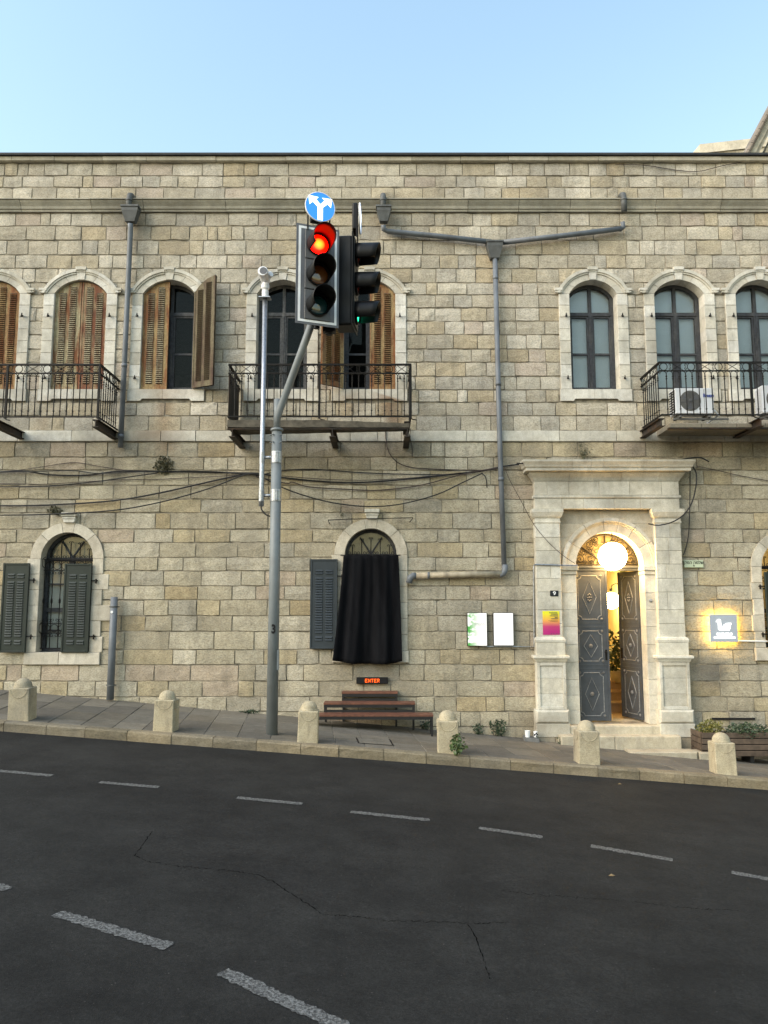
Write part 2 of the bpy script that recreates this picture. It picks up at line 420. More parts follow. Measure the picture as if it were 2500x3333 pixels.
# ================================================================== GROUND, ROAD, KERB, PAVEMENT
R = random.Random(7)
SL = -0.074
mb = MB(); e = 400
mb.add([(-e,-e,KB0-.45+e*.074),(e,-e,KB0-.45-e*.074),(e,e,KB0-.45-e*.074),(-e,e,KB0-.45+e*.074)],[(0,1,2,3)])
structure('ground', mb, M['ground'])
mb = MB(); x0,x1 = -45,45; N = 30
for i in range(N):
    a = x0+(x1-x0)*i/N; b = x0+(x1-x0)*(i+1)/N
    mb.quad((a,-9,road_z(a)),(b,-9,road_z(b)),(b,KERB+.02,road_z(b)),(a,KERB+.02,road_z(a)))
road = structure('road', mb, M['asphalt'])
# lane dashes, traced onto the road plane
def dash(name, p, q, wpx, seed):
    rr = random.Random(seed); a = hit(p[0],p[1],True); b = hit(q[0],q[1],True)
    a = Vector(a); b = Vector(b); d=(b-a); L=d.length; d.normalize(); n=Vector((-d.y,d.x,0)).normalized()
    w = wpx; m=MB(); k=44; top=[];bot=[]
    for i in range(k+1):
        t=i/k; c=a+d*(L*t)
        e1=w*.5*(1 if 0<i<k else .8)+rr.uniform(-.013,.009); e2=w*.5*(1 if 0<i<k else .8)+rr.uniform(-.013,.009)
        u=c+n*e1; l=c-n*e2
        top.append((u.x,u.y,road_z(u.x)+.004)); bot.append((l.x,l.y,road_z(l.x)+.004))
    vs=top+bot; fs=[(k+1+i,k+2+i,i+1,i) for i in range(k)]
    m.add(vs,fs); return mk(name,m,M['lane'],road)
D=1.507
far=[((-150,1652),(112,1676)),((215,1690),(343,1701)),((512,1723.5),(653,1737)),((757,1754),(928,1772)),((1034,1789),(1172,1809)),((1276,1828),(1453,1858)),((1580,1885),(1760,1918))]
for i,(p,q) in enumerate(far): dash('lane_dash',(p[0]*D,p[1]*D),(q[0]*D,q[1]*D),.10,i)
near=[((-180,1868),(18,1922)),((122,1974),(366,2046)),((480,2100),(745,2222))]
for i,(p,q) in enumerate(near): dash('lane_dash',(p[0]*D,p[1]*D),(q[0]*D,q[1]*D),.105,20+i)
# cracks in the asphalt
def crack(pts, w, seed):
    rr=random.Random(seed); m=MB(); P=[]
    for i in range(len(pts)-1):
        a=pts[i];b=pts[i+1]; n=max(2,int(hypot(b[0]-a[0],b[1]-a[1])/4))
        for k in range(n):
            t=k/n; P.append((a[0]+(b[0]-a[0])*t+rr.uniform(-2.2,2.2), a[1]+(b[1]-a[1])*t+rr.uniform(-2.0,2.0)))
    H=[hit(x*D,y*D,True) for x,y in P]; vs=[];fs=[]
    for i,h in enumerate(H):
        j=min(i+1,len(H)-1); k=max(0,i-1); d=Vector((H[j][0]-H[k][0],H[j][1]-H[k][1])); d.normalize()
        ww=w*rr.choice((.12,.3,.5,.7,1.0))
        for s in (1,-1): vs.append((h[0]-d.y*ww*s, h[1]+d.x*ww*s, road_z(h[0]-d.y*ww*s)+.003))
    for i in range(len(H)-1): fs.append((2*i,2*i+1,2*i+3,2*i+2))
    m.add(vs,fs); mk('crack',m,M['crack'],road)
crack([(330,1795),(312,1820),(292,1850),(320,1862),(390,1872),(480,1880),(560,1890),(600,1912),(650,1945),(700,1977),(760,1980),(840,1990),(940,1992),(1020,1996),(1100,1992)],.0038,1)
crack([(1010,1996),(1030,2030),(1046,2080),(1060,2120)],.0035,2)
crack([(1080,1925),(1180,1935),(1330,1945),(1480,1962),(1600,1968)],.0028,3)

# kerb stones
kerb = structure('kerb', MB().xprism([(KERB-.0,-1),(KERB+.01,-1),(KERB+.01,-.9),(KERB,-.9)],-.01,.01), M['mortar'])
mbk=MB()
for i in range(40):
    a=-20+i; mbk.add([(a,KERB+.03,road_z(a)-.1),(a+1,KERB+.03,road_z(a+1)-.1),(a+1,KERB+.03,kerb_top(a+1)-.03),(a,KERB+.03,kerb_top(a)-.03)],[(0,1,2,3)])
kerb.data = _mesh('kerb', mbk); kerb.data.materials.append(M['mortar'])
x=-9.0
while x<9.0:
    L=R.uniform(.50,.60); a=x+.004; b=x+L-.004; m=MB()
    t=R.choice([(.26,.22,.155),(.235,.205,.15),(.28,.24,.17),(.22,.195,.15)]); k=R.uniform(.75,1.0); m.col=tuple(c*k for c in t)
    y0=KERB+R.uniform(-.006,.006); c=.018; y1=KERB+.17
    n=4; vs=[];fs=[]
    prof=[(0,-.16),(R.uniform(-.004,.004),-.06),(0,-c),(c,0),(.17,0)]
    for i in range(n+1):
        X=a+(b-a)*i/n
        for (dy,dz) in prof: vs.append((X,y0+dy+R.uniform(-.004,.004),kerb_top(X)+dz+R.uniform(-.003,.003)))
    q=len(prof)
    for i in range(n):
        for j in range(q-1): fs.append((i*q+j,(i+1)*q+j,(i+1)*q+j+1,i*q+j+1))
    fs.append(tuple(range(q-1,-1,-1))); fs.append(tuple(n*q+j for j in range(q)))
    m.add(vs,fs); mk('kerb_stone',m,M['kerb'],kerb); x+=L
# pavement bed + pavers
mb=MB(); ys=[KERB+.15,11.4,12.2,13.3]
for i in range(40):
    a=-20+i
    for j in range(3):
        mb.add([(a,ys[j],pave_z(a,ys[j])-.007),(a+1,ys[j],pave_z(a+1,ys[j])-.007),(a+1,ys[j+1],pave_z(a+1,ys[j+1])-.007),(a,ys[j+1],pave_z(a,ys[j+1])-.007)],[(0,1,2,3)])
pavement = structure('pavement', mb, M['mortar'])
PALS=[(.125,.119,.106),(.115,.109,.099),(.14,.131,.113),(.106,.102,.094),(.128,.118,.10)]
def paver(x0,x1,y0,y1,skx):
    m=MB(); t=R.choice(PALS); k=R.uniform(.95,1.28); m.col=tuple(c*k for c in t)
    g=.0035; dz=R.uniform(-.002,.003); tx=R.uniform(-.003,.003)
    def P(x,y,z): X=x+skx*(y-KERB); return (X,y,pave_z(X,y)+z+dz+tx*(y-y0))
    c=.006
    q=[(x0+g,y0+g),(x1-g,y0+g),(x1-g,y1-g),(x0+g,y1-g)]; qi=[(x0+g+c,y0+g+c),(x1-g-c,y0+g+c),(x1-g-c,y1-g-c),(x0+g+c,y1-g-c)]
    vs=[P(*p,0) for p in qi]+[P(*p,-.004) for p in q]+[P(*p,-.03) for p in q]
    fs=[(0,1,2,3)]
    for i in range(4): j=(i+1)%4; fs+=[(4+i,4+j,j,i),(8+i,8+j,4+j,4+i)]
    m.add(vs,fs); mk('paver',m,M['paver'],pavement)
x=-7.6; ci=0
while x<7.4:
    w=R.uniform(.40,.46); y=KERB+.175; first=True
    while y<WALL+.0:
        L=(R.uniform(.25,.55) if first else R.uniform(.52,.68)); first=False
        y1=min(y+L,WALL+.02)
        if WALL-y1<.15: y1=WALL+.02
        paver(x,x+w,y,y1,-.10); y=y1
    x+=w; ci+=1

# ================================================================== STONE BUILDING
BZ = WB0
bld = thing('stone_building','long two storey limestone building with arched windows, iron balconies and a stone door portal','building',(0,WALL,BZ))
WL[bld.name]=(0,WALL,BZ)
XL, XR = -10.5, 10.5
# ---- openings: (x centre, half outer, z bottom (blocked), z spring, outer rise, blocked half-width at arch foot, inner half, inner rise, inner bottom)
UP_SP, UP_IN, UP_OUT, UP_SILL, UP_SILLB = PZ(957), PZ(913), PZ(884), PZ(1268), PZ(1306)
class Op: pass
OPS=[]
def arch_z(hw, rise, dx):
    """height above springing of a circular arc of half-width hw and rise"""
    if abs(dx)>=hw: return 0.0
    r=(hw*hw+rise*rise)/(2*rise); return sqrt(max(0,r*r-dx*dx))-(r-rise)
def add_op(xc, hw_in, rise_in, hw_out, rise_out, zs, zsill, zbot, sill_h):
    o=Op(); o.xc=xc;o.hi=hw_in;o.ri=rise_in;o.ho=hw_out;o.ro=rise_out;o.zs=zs;o.zsill=zsill;o.zb=zbot;o.sh=sill_h; OPS.append(o); return o
up_x=[(-16,.455),(266,.455),(553,.455),(921,.44),(1203,.45),(1928,.412),(2207,.43),(2471,.43)]
UW=[add_op(PX(x,930),h,UP_IN-UP_SP,h+.185,UP_OUT-UP_SP,UP_SP,UP_SILL,UP_SILLB,h+.20) for x,h in up_x]
UW.append(add_op(PX(2471,930)+1.45,.43,UP_IN-UP_SP,.615,UP_OUT-UP_SP,UP_SP,UP_SILL,UP_SILLB,.63))
LWn=[]
for x,ysp,yin,yout,ysill,ysb in ((219.5,1819,1733,1701,2123,2163),(1207,1806,1720,1689,2118,2156),(2562,1845,1758,1727,2108,2150)):
    h=.436
    LWn.append(add_op(PX(x,ysp),h,PZ(yin)-PZ(ysp),.612,PZ(yout)-PZ(ysp),PZ(ysp),PZ(ysill),PZ(ysb),.625))
# portal blocked zone
PXC = PX(1982.5,1842); P_SP=PZ(1842)
P_L, P_R = PX(1743,1750), PX(2218,1750)
SILLZ = PZ(2352)
def blocked(x):
    """list of blocked z intervals at this x (outer faces of surrounds)"""
    out=[]
    for o in OPS:
        dx=abs(x-o.xc)
        if dx<o.ho-.02: out.append((o.zb+.012 if dx<o.sh-.02 else o.zsill, o.zs+arch_z(o.ho,o.ro,dx)-.035))
        elif dx<o.sh-.02: out.append((o.zb+.012,o.zsill-.01))
    if P_L+.03<x<P_R-.03: out.append((-9,PZ(1515)))
    return out
PAL=[((.43,.40,.325),6),((.45,.40,.295),4),((.44,.385,.325),1.8),((.51,.485,.42),3.2),((.385,.37,.325),3),((.42,.36,.25),1.4),((.41,.38,.31),4),((.47,.445,.375),4)]
def pick(rr, warm=1.0):
    tot=sum(w for _,w in PAL); t=rr.uniform(0,tot)
    for c,w in PAL:
        t-=w
        if t<=0: break
    g=(c[0]+c[1]+c[2])/3; k=rr.uniform(.90,1.07)*(1.13 if warm<=1 else 1.06)
    if warm<=1: k*=1.10; c=(c[0]*.8+g*.215,c[1]*.8+g*.20,c[2]*.8+g*.195)
    return (c[0]*k*1.0, c[1]*k*(.992 if warm<=1 else .976), c[2]*k*(.985 if warm<=1 else .935))
def stone_geo(m, xs, lo, hi, rr, yf, ch=.0055, bulge=.010, back=.03):
    n=len(xs)-1; vs=[]; fs=[]
    cr=[rr.uniform(0,.014) for _ in range(4)]
    for r in range(3):
        for i in range(n+1):
            x=xs[i]; l=lo[i]; h=hi[i]
            if i==0: x+=ch+rr.uniform(-.003,.004)
            elif i==n: x-=ch+rr.uniform(-.003,.004)
            a=l+ch+rr.uniform(-.003,.004); b=h-ch+rr.uniform(-.004,.003)
            if i==0: a+=cr[0]; b-=cr[1]
            if i==n: a+=cr[2]; b-=cr[3]
            z=(a,(a+b)/2+rr.uniform(-.02,.02),b)[r]
            inner=(r==1) and 0<i<n
            y=yf+rr.uniform(-.005,.005)-(bulge*rr.uniform(.5,1.3) if inner else (bulge*.45 if (r==1 or 0<i<n) else 0))
            vs.append((x,y,z))
    W=n+1
    for r in range(2):
        for i in range(n): fs.append((r*W+i,r*W+i+1,(r+1)*W+i+1,(r+1)*W+i))
    loop=[i for i in range(n+1)]+[W+n]+[2*W+i for i in range(n,-1,-1)]+[W]
    b=len(vs)
    for k in loop:
        r=k//W;i=k%W; x=xs[i]; z=(lo[i],(lo[i]+hi[i])/2,hi[i])[r]
        vs.append((x,yf+back,z))
    q=len(loop)
    for k in range(q): k2=(k+1)%q; fs.append((loop[k],b+k,b+k2,loop[k2]))
    m.add(vs,fs)
STONES=[]
def course(z0,z1,wmin,wmax,rr,g=.0032,warm=1.0,name='stone',skip=None):
    edges=[]
    for o in OPS:
        if z1>o.zb+.03 and z0<o.zs+o.ro*.25:
            edges+= [o.xc-o.ho+.02,o.xc+o.ho-.02]
    if z0<PZ(1515)-.05: edges+=[P_L+.03,P_R-.03]
    edges=sorted(edges); x=XL+rr.uniform(-.4,0); J=[x]
    while x<XR: x+=rr.uniform(wmin,wmax) if rr.random()>.12 else rr.uniform(wmin*.6,wmin); J.append(x)
    J=[j for j in J if all(abs(j-e2)>wmin*.42 for e2 in edges)]+edges; J.sort()
    for a,b in zip(J[:-1],J[1:]):
        if b-a<.05: continue
        a2,b2=a+g,b-g; w=b2-a2
        near_arch=any(abs((a+b)/2-o.xc)<o.ho+w/2+.05 and z1>o.zb-.05 and z0<o.zs+o.ro+.05 for o in OPS) or (P_L-.1<b and a<P_R+.1)
        n=max(3,int(w/.05)) if near_arch else max(3,min(5,int(w/.16)+1))
        xs=[a2+w*i/n for i in range(n+1)]; cl=[]
        jt0,jt1=rr.uniform(-.004,.004),rr.uniform(-.004,.004)
        for X in xs:
            l,h=z0+g+jt0,z1-g+jt1
            for (zb,zt) in blocked(X):
                if zb<=l+.02 and zt>l: l=zt
                elif zb<h and zt>=h-.02: h=min(h,zb)
                elif zb>l and zt<h: h=zb
            wb=wall_base(X)-.06
            if l<wb: l=wb
            cl.append((l,h))
        ok=[h-l>.035 for l,h in cl]
        i=0
        best=None
        while i<=n:
            if ok[i]:
                j=i
                while j+1<=n and ok[j+1]: j+=1
                if best is None or j-i>best[1]-best[0]: best=(i,j)
                i=j+1
            else: i+=1
        if best is None or best[1]-best[0]<1: continue
        i,j=best; X=xs[i:j+1]
        if X[-1]-X[0]<.045: continue
        if len(X)<3: mid=(X[0]+X[-1])/2
        lo=[c[0] for c in cl[i:j+1]]; hi=[c[1] for c in cl[i:j+1]]
        # drop samples where nothing bends, to stay cheap
        keep=[0]
        for q in range(1,len(X)-1):
            if abs(lo[q]-lo[q-1])+abs(lo[q]-lo[q+1])+abs(hi[q]-hi[q-1])+abs(hi[q]-hi[q+1])>.004 or (X[q]-X[keep[-1]]>.17): keep.append(q)
        if len(keep)==1 and len(X)>2: keep.append(len(X)//2)
        keep.append(len(X)-1)
        X=[X[q] for q in keep]; lo=[lo[q] for q in keep]; hi=[hi[q] for q in keep]
        area=sum((X[q+1]-X[q])*((hi[q]-lo[q])+(hi[q+1]-lo[q+1]))/2 for q in range(len(X)-1))
        STONES.append((area,X,lo,hi,pick(rr,warm),rr.randrange(10**6),name))
rr=random.Random(11)
c_par=[352,380,405,430]
c_up=[459.6,488.5,519,550.7,580,611,637,665,694,723,754,782.6,813,842,869,898,930.5]
c_lo=[954.5,987.5,1015.7,1048,1078.6,1107.5,1143,1172,1204,1233,1265.6,1296,1330,1364,1403,1435.6,1471,1505,1537,1570,1605,1640,1680,1720]
for a,b in zip(c_par[:-1],c_par[1:]): course(PZ(b*D),PZ(a*D),.28,.58,rr,name='parapet_stone')
for a,b in zip(c_up[:-1],c_up[1:]): course(PZ(b*D),PZ(a*D),.28,.56,rr)
for a,b in zip(c_lo[:-1],c_lo[1:]): course(PZ(b*D),PZ(a*D),.38,.82,rr,warm=1.35)
vis=[s for s in STONES if s[6]=='stone' and s[1][-1]>-6.6 and s[1][0]<6.6]
vis.sort(key=lambda s:-s[0]); top={id(s) for s in vis[:300]}
rest=MB()
for s in STONES:
    area,X,lo,hi,t,seed,name=s; q=random.Random(seed); yf=WALL+q.uniform(-.006,.006)
    if id(s) in top or (name=='parapet_stone' and X[-1]>-6.6 and X[0]<6.6):
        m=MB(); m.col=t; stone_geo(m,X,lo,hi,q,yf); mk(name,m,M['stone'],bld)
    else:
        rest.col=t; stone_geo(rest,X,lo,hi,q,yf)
mk('stone_masonry',rest,M['stone'],bld,kind='stuff')
# ---- wall core (mortar) in vertical strips with holes
brk={XL,XR}
for o in OPS:
    for i in range(-8,9): brk.add(o.xc+(o.hi+.02)*i/8)
PH=.57
for i in range(-8,9): brk.add(PXC+(PH+.02)*i/8)
brk=sorted(brk); core=MB(); TOPZ=PZ(345*D)
for a,b in zip(brk[:-1],brk[1:]):
    if b-a<1e-5: continue
    c=(a+b)/2; holes=[]
    for o in OPS:
        if abs(c-o.xc)<o.hi+.02:
            dx=min(abs(a-o.xc),abs(b-o.xc)); holes.append((o.zsill-.03,o.zs+arch_z(o.hi+.02,o.ri+.02,dx)))
    if abs(c-PXC)<PH+.02:
        dx=min(abs(a-PXC),abs(b-PXC)); holes.append((SILLZ-.02,P_SP+arch_z(PH+.02,PH+.02,dx)))
    z=min(wall_base(a),wall_base(b))-.5
    for h0,h1 in sorted(holes):
        core.box(a,b,WALL+.011,WALL+.30,z,h0); z=h1
    core.box(a,b,WALL+.011,WALL+.30,z,TOPZ)
mk('wall_core',core,M['mortar'],bld)
# ---- back, sides, roof, inner floor
sh=MB(); zb=-1.6
sh.box(XL,XL+.3,WALL+.301,WALL+10,zb,TOPZ); sh.box(XR-.3,XR,WALL+.301,WALL+10,zb,TOPZ); sh.box(XL+.301,XR-.301,WALL+9.7,WALL+10,zb,TOPZ)
mk('outer_shell',sh,M['mortar'],bld)
fl=MB(); fl.box(XL+.301,XR-.301,WALL+.301,WALL+9.69,PZ(958*D)-.1,PZ(945*D)); mk('upper_floor',fl,M['interior'],bld)
rf=MB(); rf.box(XL+.301,XR-.301,WALL+.301,WALL+9.69,PZ(432*D)-.25,PZ(432*D)-.05); mk('flat_roof',rf,M['roof_top'],bld)
# ---- coping, roof edge, cornice, string course
rr=random.Random(5)
def run(name, prof_fn, wmin, wmax, mat, palette, edges=()):
    x=XL-.02
    while x<XR:
        L=rr.uniform(wmin,wmax); b=min(x+L,XR+.02); m=MB(); t=rr.choice(palette); k=rr.uniform(.88,1.06); m.col=tuple(c*k for c in t)
        m.xprism(prof_fn(rr.uniform(-.004,.004)),x+.004,b-.004); mk(name,m,mat,bld); x=b
z0,z1=PZ(352.5*D),PZ(342.5*D)
run('coping_stone',lambda j:[(WALL+.25,z1+.0),(WALL-.07+j,z1),(WALL-.08+j,z1-.012),(WALL-.075+j,z0+.012),(WALL-.05+j,z0),(WALL+.25,z0)],.7,1.25,M['dressed'],[(.50,.47,.40),(.46,.43,.36),(.55,.52,.45)])
m=MB(); zt=PZ(337*D); m.xprism([(WALL-.12,z1+.004),(WALL-.12,zt-.006),(WALL-.10,zt),(WALL+.5,zt+.01),(WALL+.5,z1+.004)],XL-.05,XR+.05); mk('roof_edge_flashing',m,M['roof_tar'],bld)
zc=[PZ(v*D) for v in (430,437,439.5,444,450,455,459.5)]
run('cornice_block',lambda j:[(WALL+.03,zc[0]),(WALL-.15+j,zc[1]),(WALL-.165+j,zc[1]-.006),(WALL-.165+j,zc[2]),(WALL-.135+j,zc[2]-.006),(WALL-.135+j,zc[3]+.01),(WALL-.115+j,zc[3]-.015),(WALL-.085+j,zc[4]),(WALL-.07+j,zc[5]),(WALL-.05+j,zc[5]-.004),(WALL-.045+j,zc[6]),(WALL+.03,zc[6])],.8,1.5,M['dressed'],[(.47,.455,.40),(.44,.43,.38),(.50,.48,.42)])
z1s,z0s=PZ(930.5*D)-.002,PZ(954*D)+.002
rr=random.Random(9); x=XL
while x<XR:
    L=rr.choice([.45,.6,.7,.85,1.0,.5])*rr.uniform(.9,1.1); b=min(x+L,XR); m=MB(); t=rr.choice([(.60,.59,.545),(.56,.545,.495),(.66,.655,.62),(.53,.51,.45)]); k=rr.uniform(.9,1.06); m.col=tuple(c*k for c in t)
    if x<XR: m.block(x+.003,b-.003,WALL-.03+rr.uniform(-.004,.003),WALL+.03,z0s,z1s,.007); mk('string_course_block',m,M['dressed'],bld)
    x=b

# ================================================================== WINDOWS
def arc_pts(xc,zs,hw,rise,n,a0=0.0,a1=1.0):
    r=(hw*hw+rise*rise)/(2*rise); cz=zs-(r-rise); t=math.asin(min(1,hw/r))
    if rise>hw: t=pi-t
    return [(xc+r*sin(-t+2*t*(a0+(a1-a0)*i/n)), cz+r*cos(-t+2*t*(a0+(a1-a0)*i/n))) for i in range(n+1)]
DR=[(.60,.59,.545),(.64,.63,.595),(.57,.55,.495),(.62,.605,.555),(.67,.665,.64)]
DRL=[(.56,.52,.45),(.60,.57,.505),(.53,.50,.435),(.58,.54,.465)]
def dcol(rr,pal): t=rr.choice(pal); k=rr.uniform(.96,1.11); return tuple(c*k for c in t)
def voussoirs(win,o,parts,pal,rr,yf,yb,key=None):
    for i in range(len(parts)-1):
        a,b=parts[i],parts[i+1]; n=4
        pi_=arc_pts(o.xc,o.zs,o.hi,o.ri,n,a+.002,b-.002); po=arc_pts(o.xc,o.zs,o.ho,o.ro,n,a+.002,b-.002)
        if key==i: po=[(x,z+.03) for x,z in po]
        m=MB(); m.col=dcol(rr,pal); y=yf+rr.uniform(-.003,.003)-(.018 if key==i else 0)
        m.prism(po+pi_[::-1],y,yb); mk('voussoir',m,M['dressed'],win)
def rects_jamb(win,o,pal,rr,yf,yb,long_l,long_r,hstep=.225):
    z=o.zsill; k=0
    n=max(3,round((o.zs-z)/hstep)); h=(o.zs-z)/n
    for s in (-1,1):
        for i in range(n):
            ext=(long_l if s<0 else long_r)[i%len(long_l if s<0 else long_r)]
            xa=o.xc+s*o.hi; xb=o.xc+s*(o.ho+ext); m=MB(); m.col=dcol(rr,pal); zz=z+i*h+(.006 if i else 0)*rr.uniform(-1,1)
            m.block(min(xa,xb),max(xa,xb),yf+rr.uniform(-.004,.004),yb,z+i*h+.002,z+(i+1)*h-.002,.006); mk('jamb_block',m,M['dressed'],win)
def frame_window(o,yb,mat,mat_pane,mids,style='upper',fw=.055):
    """wooden frame with arched head; mids = fractions of glazing bars; returns frame object with panes as sub-parts"""
    m=MB(); x0,x1=o.xc-o.hi,o.xc+o.hi; y0,y1=yb,yb+.06; zb,zs=o.zsill,o.zs
    pin=arc_pts(o.xc,zs,o.hi-fw,max(.05,o.ri-fw),12); pout=arc_pts(o.xc,zs,o.hi+.02,o.ri+.02,12)
    m.prism(pout+pin[::-1],y0,y1)
    m.box(x0-.02,x0+fw,y0,y1,zb,zs); m.box(x1-fw,x1+.02,y0,y1,zb,zs); m.box(x0+fw,x1-fw,y0,y1,zb,zb+.05)
    return m,(x0+fw,x1-fw,y0,y1,zb+.05,zs,pin)
def pane(win,poly,y,mat): mk('pane',MB().prism(poly,y,y+.004),mat,win)
def upper_window(o,rr,frame_m,pane_m,sky_reflection=None,shutters=(None,None),pint=True,ears=True):
    m,(xa,xb,y0,y1,zb,zs,pin)=frame_window(o,WALL+.20,frame_m,pane_m,None)
    ztr=PZ(1010); zmid=PZ(1141); c=o.xc
    m.box(xa,xb,y0-.012,y1,ztr-.03,ztr+.03)                       # transom
    ztop=o.zs+o.ri-.05
    m.box(c-.026,c+.026,y0-.002,y1,ztr+.03,ztop)                    # arch mullion
    m.box(c-.035,c+.035,y0-.016,y1-.002,zb,ztr-.03); m.box(c-.006,c+.006,y0-.03,y1-.004,zb,ztr-.03)
    for s in (-1,1):
        e0,e1=(xa,c-.035) if s<0 else (c+.035,xb)
        st=.03
        m.box(e0,e0+st,y0+.006,y1-.006,zb,ztr-.03); m.box(e1-st,e1,y0+.006,y1-.006,zb,ztr-.03)
        m.box(e0+st,e1-st,y0+.006,y1-.006,zb,zb+.045); m.box(e0+st,e1-st,y0+.006,y1-.006,ztr-.065,ztr-.03); m.box(e0+st,e1-st,y0+.008,y1-.008,zmid-.018,zmid+.018)
    win=mk('window',m,frame_m,bld)
    for s in (-1,1):
        e0,e1=(xa+.03,c-.065) if s<0 else (c+.065,xb-.03)
        for za,zz in ((zb+.045,zmid-.018),(zmid+.018,ztr-.065)): pane(win,[(e0,za),(e1,za),(e1,zz),(e0,zz)],y0+.03,pane_m)
        pts=[p for p in pin if (p[0]<c-.026 if s<0 else p[0]>c+.026)]
        if s<0: poly=[(c-.026,ztr+.03),(c-.026,o.zs+arch_z(o.hi-.055,o.ri-.055,.03))]+pts[::-1]+[(xa,ztr+.03)]
        else: poly=[(xb,ztr+.03)]+pts[::-1]+[(c+.026,o.zs+arch_z(o.hi-.055,o.ri-.055,.03)),(c+.026,ztr+.03)]
        pane(win,poly[::-1],y0+.03,pane_m)
    if sky_reflection: mk('sky_reflection',MB().prism([(xa,zb),(xb,zb),(xb,o.zs)]+[(p[0],p[1]) for p in pin[::-1]][1:-1]+[(xa,o.zs)],y1+.03,y1+.04),sky_reflection,win)  # flat pale sheet behind the glass stands in for mirrored sky
    voussoirs(win,o,[0,.14,.30,.445,.555,.70,.86,1],DR,rr,WALL-.03,WALL+.26,key=3)
    # hood mould: thin raised band on the outer edge, with ears at its feet
    for a,b in ((0.0,.30),(.30,.445),(.445,.555),(.555,.70),(.70,1.0)):
        k=.03 if a==.445 else 0
        po=arc_pts(o.xc,o.zs,o.ho+.035,o.ro+.03+k,5,a+.001,b-.001); pm=arc_pts(o.xc,o.zs,o.ho-.02,o.ro-.025+k,5,a+.001,b-.001)
        hm=MB(); hm.col=dcol(rr,DR); hm.prism(po+pm[::-1],WALL-.066-(.014 if k else 0),WALL-.022); 
        po2=arc_pts(o.xc,o.zs,o.ho+.012,o.ro+.008+k,5,a+.001,b-.001); pm2=arc_pts(o.xc,o.zs,o.ho-.055,o.ro-.055+k,5,a+.001,b-.001)
        hm.prism(po2+pm2[::-1],WALL-.048-(.014 if k else 0),WALL-.021); mk('hood_mould',hm,M['dressed'],win)
    if ears:
        for s in (-1,1):
            em=MB(); em.col=dcol(rr,DR); xa_,xb_=sorted((o.xc+s*(o.ho-.06),o.xc+s*(o.ho+.075)))
            em.box(xa_,xb_,WALL-.070,WALL-.002,o.zs+.045,o.zs+.085); em.box(xa_+(.012 if s<0 else 0),xb_-(0 if s<0 else .012),WALL-.054,WALL-.002,o.zs+.012,o.zs+.045); mk('hood_ear',em,M['dressed'],win)
    J=[(.0,.0,.0),(.0,.0,.0)]
    rects_jamb(win,o,DR,rr,WALL-.03,WALL+.26,J[rr.randrange(2)],J[rr.randrange(2)])
    # sill: two blocks with a raised lower edge in the middle
    zt,zbm=o.zsill,o.zb; xl,xr=o.xc-o.sh,o.xc+o.sh; xm=o.xc+rr.uniform(-.2,.2); inn=.22; up=.038
    for q,(a,b) in enumerate(((xl,xm-.002),(xm+.002,xr))):
        sm=MB(); sm.col=dcol(rr,DR)
        poly=[(a,zbm),(xl+inn,zbm),(xl+inn+.03,zbm+up),(b,zbm+up),(b,zt-.002),(a,zt-.002)] if q==0 else [(a,zbm+up),(xr-inn-.03,zbm+up),(xr-inn,zbm),(b,zbm),(b,zt-.002),(a,zt-.002)]
        sm.prism(poly,WALL-.036,WALL+.26); mk('sill_block',sm,M['dressed'],win)
    if pint:
        for s in (-1,1):
            for z in (PZ(1030),PZ(1232)):
                pm=MB(); x=o.xc+s*(o.hi+.075); pm.tube([(x,WALL-.03,z),(x,WALL-.075,z),(x,WALL-.08,z+.012)],.012,6); pm.tube([(x,WALL-.075,z-.025),(x,WALL-.075,z+.035)],.009,6); pm.tube([(x,WALL-.075,z-.03),(x,WALL-.075,z-.012)],.02,6)
                mk('shutter_pintle',pm,M['iron'],win)
    return win
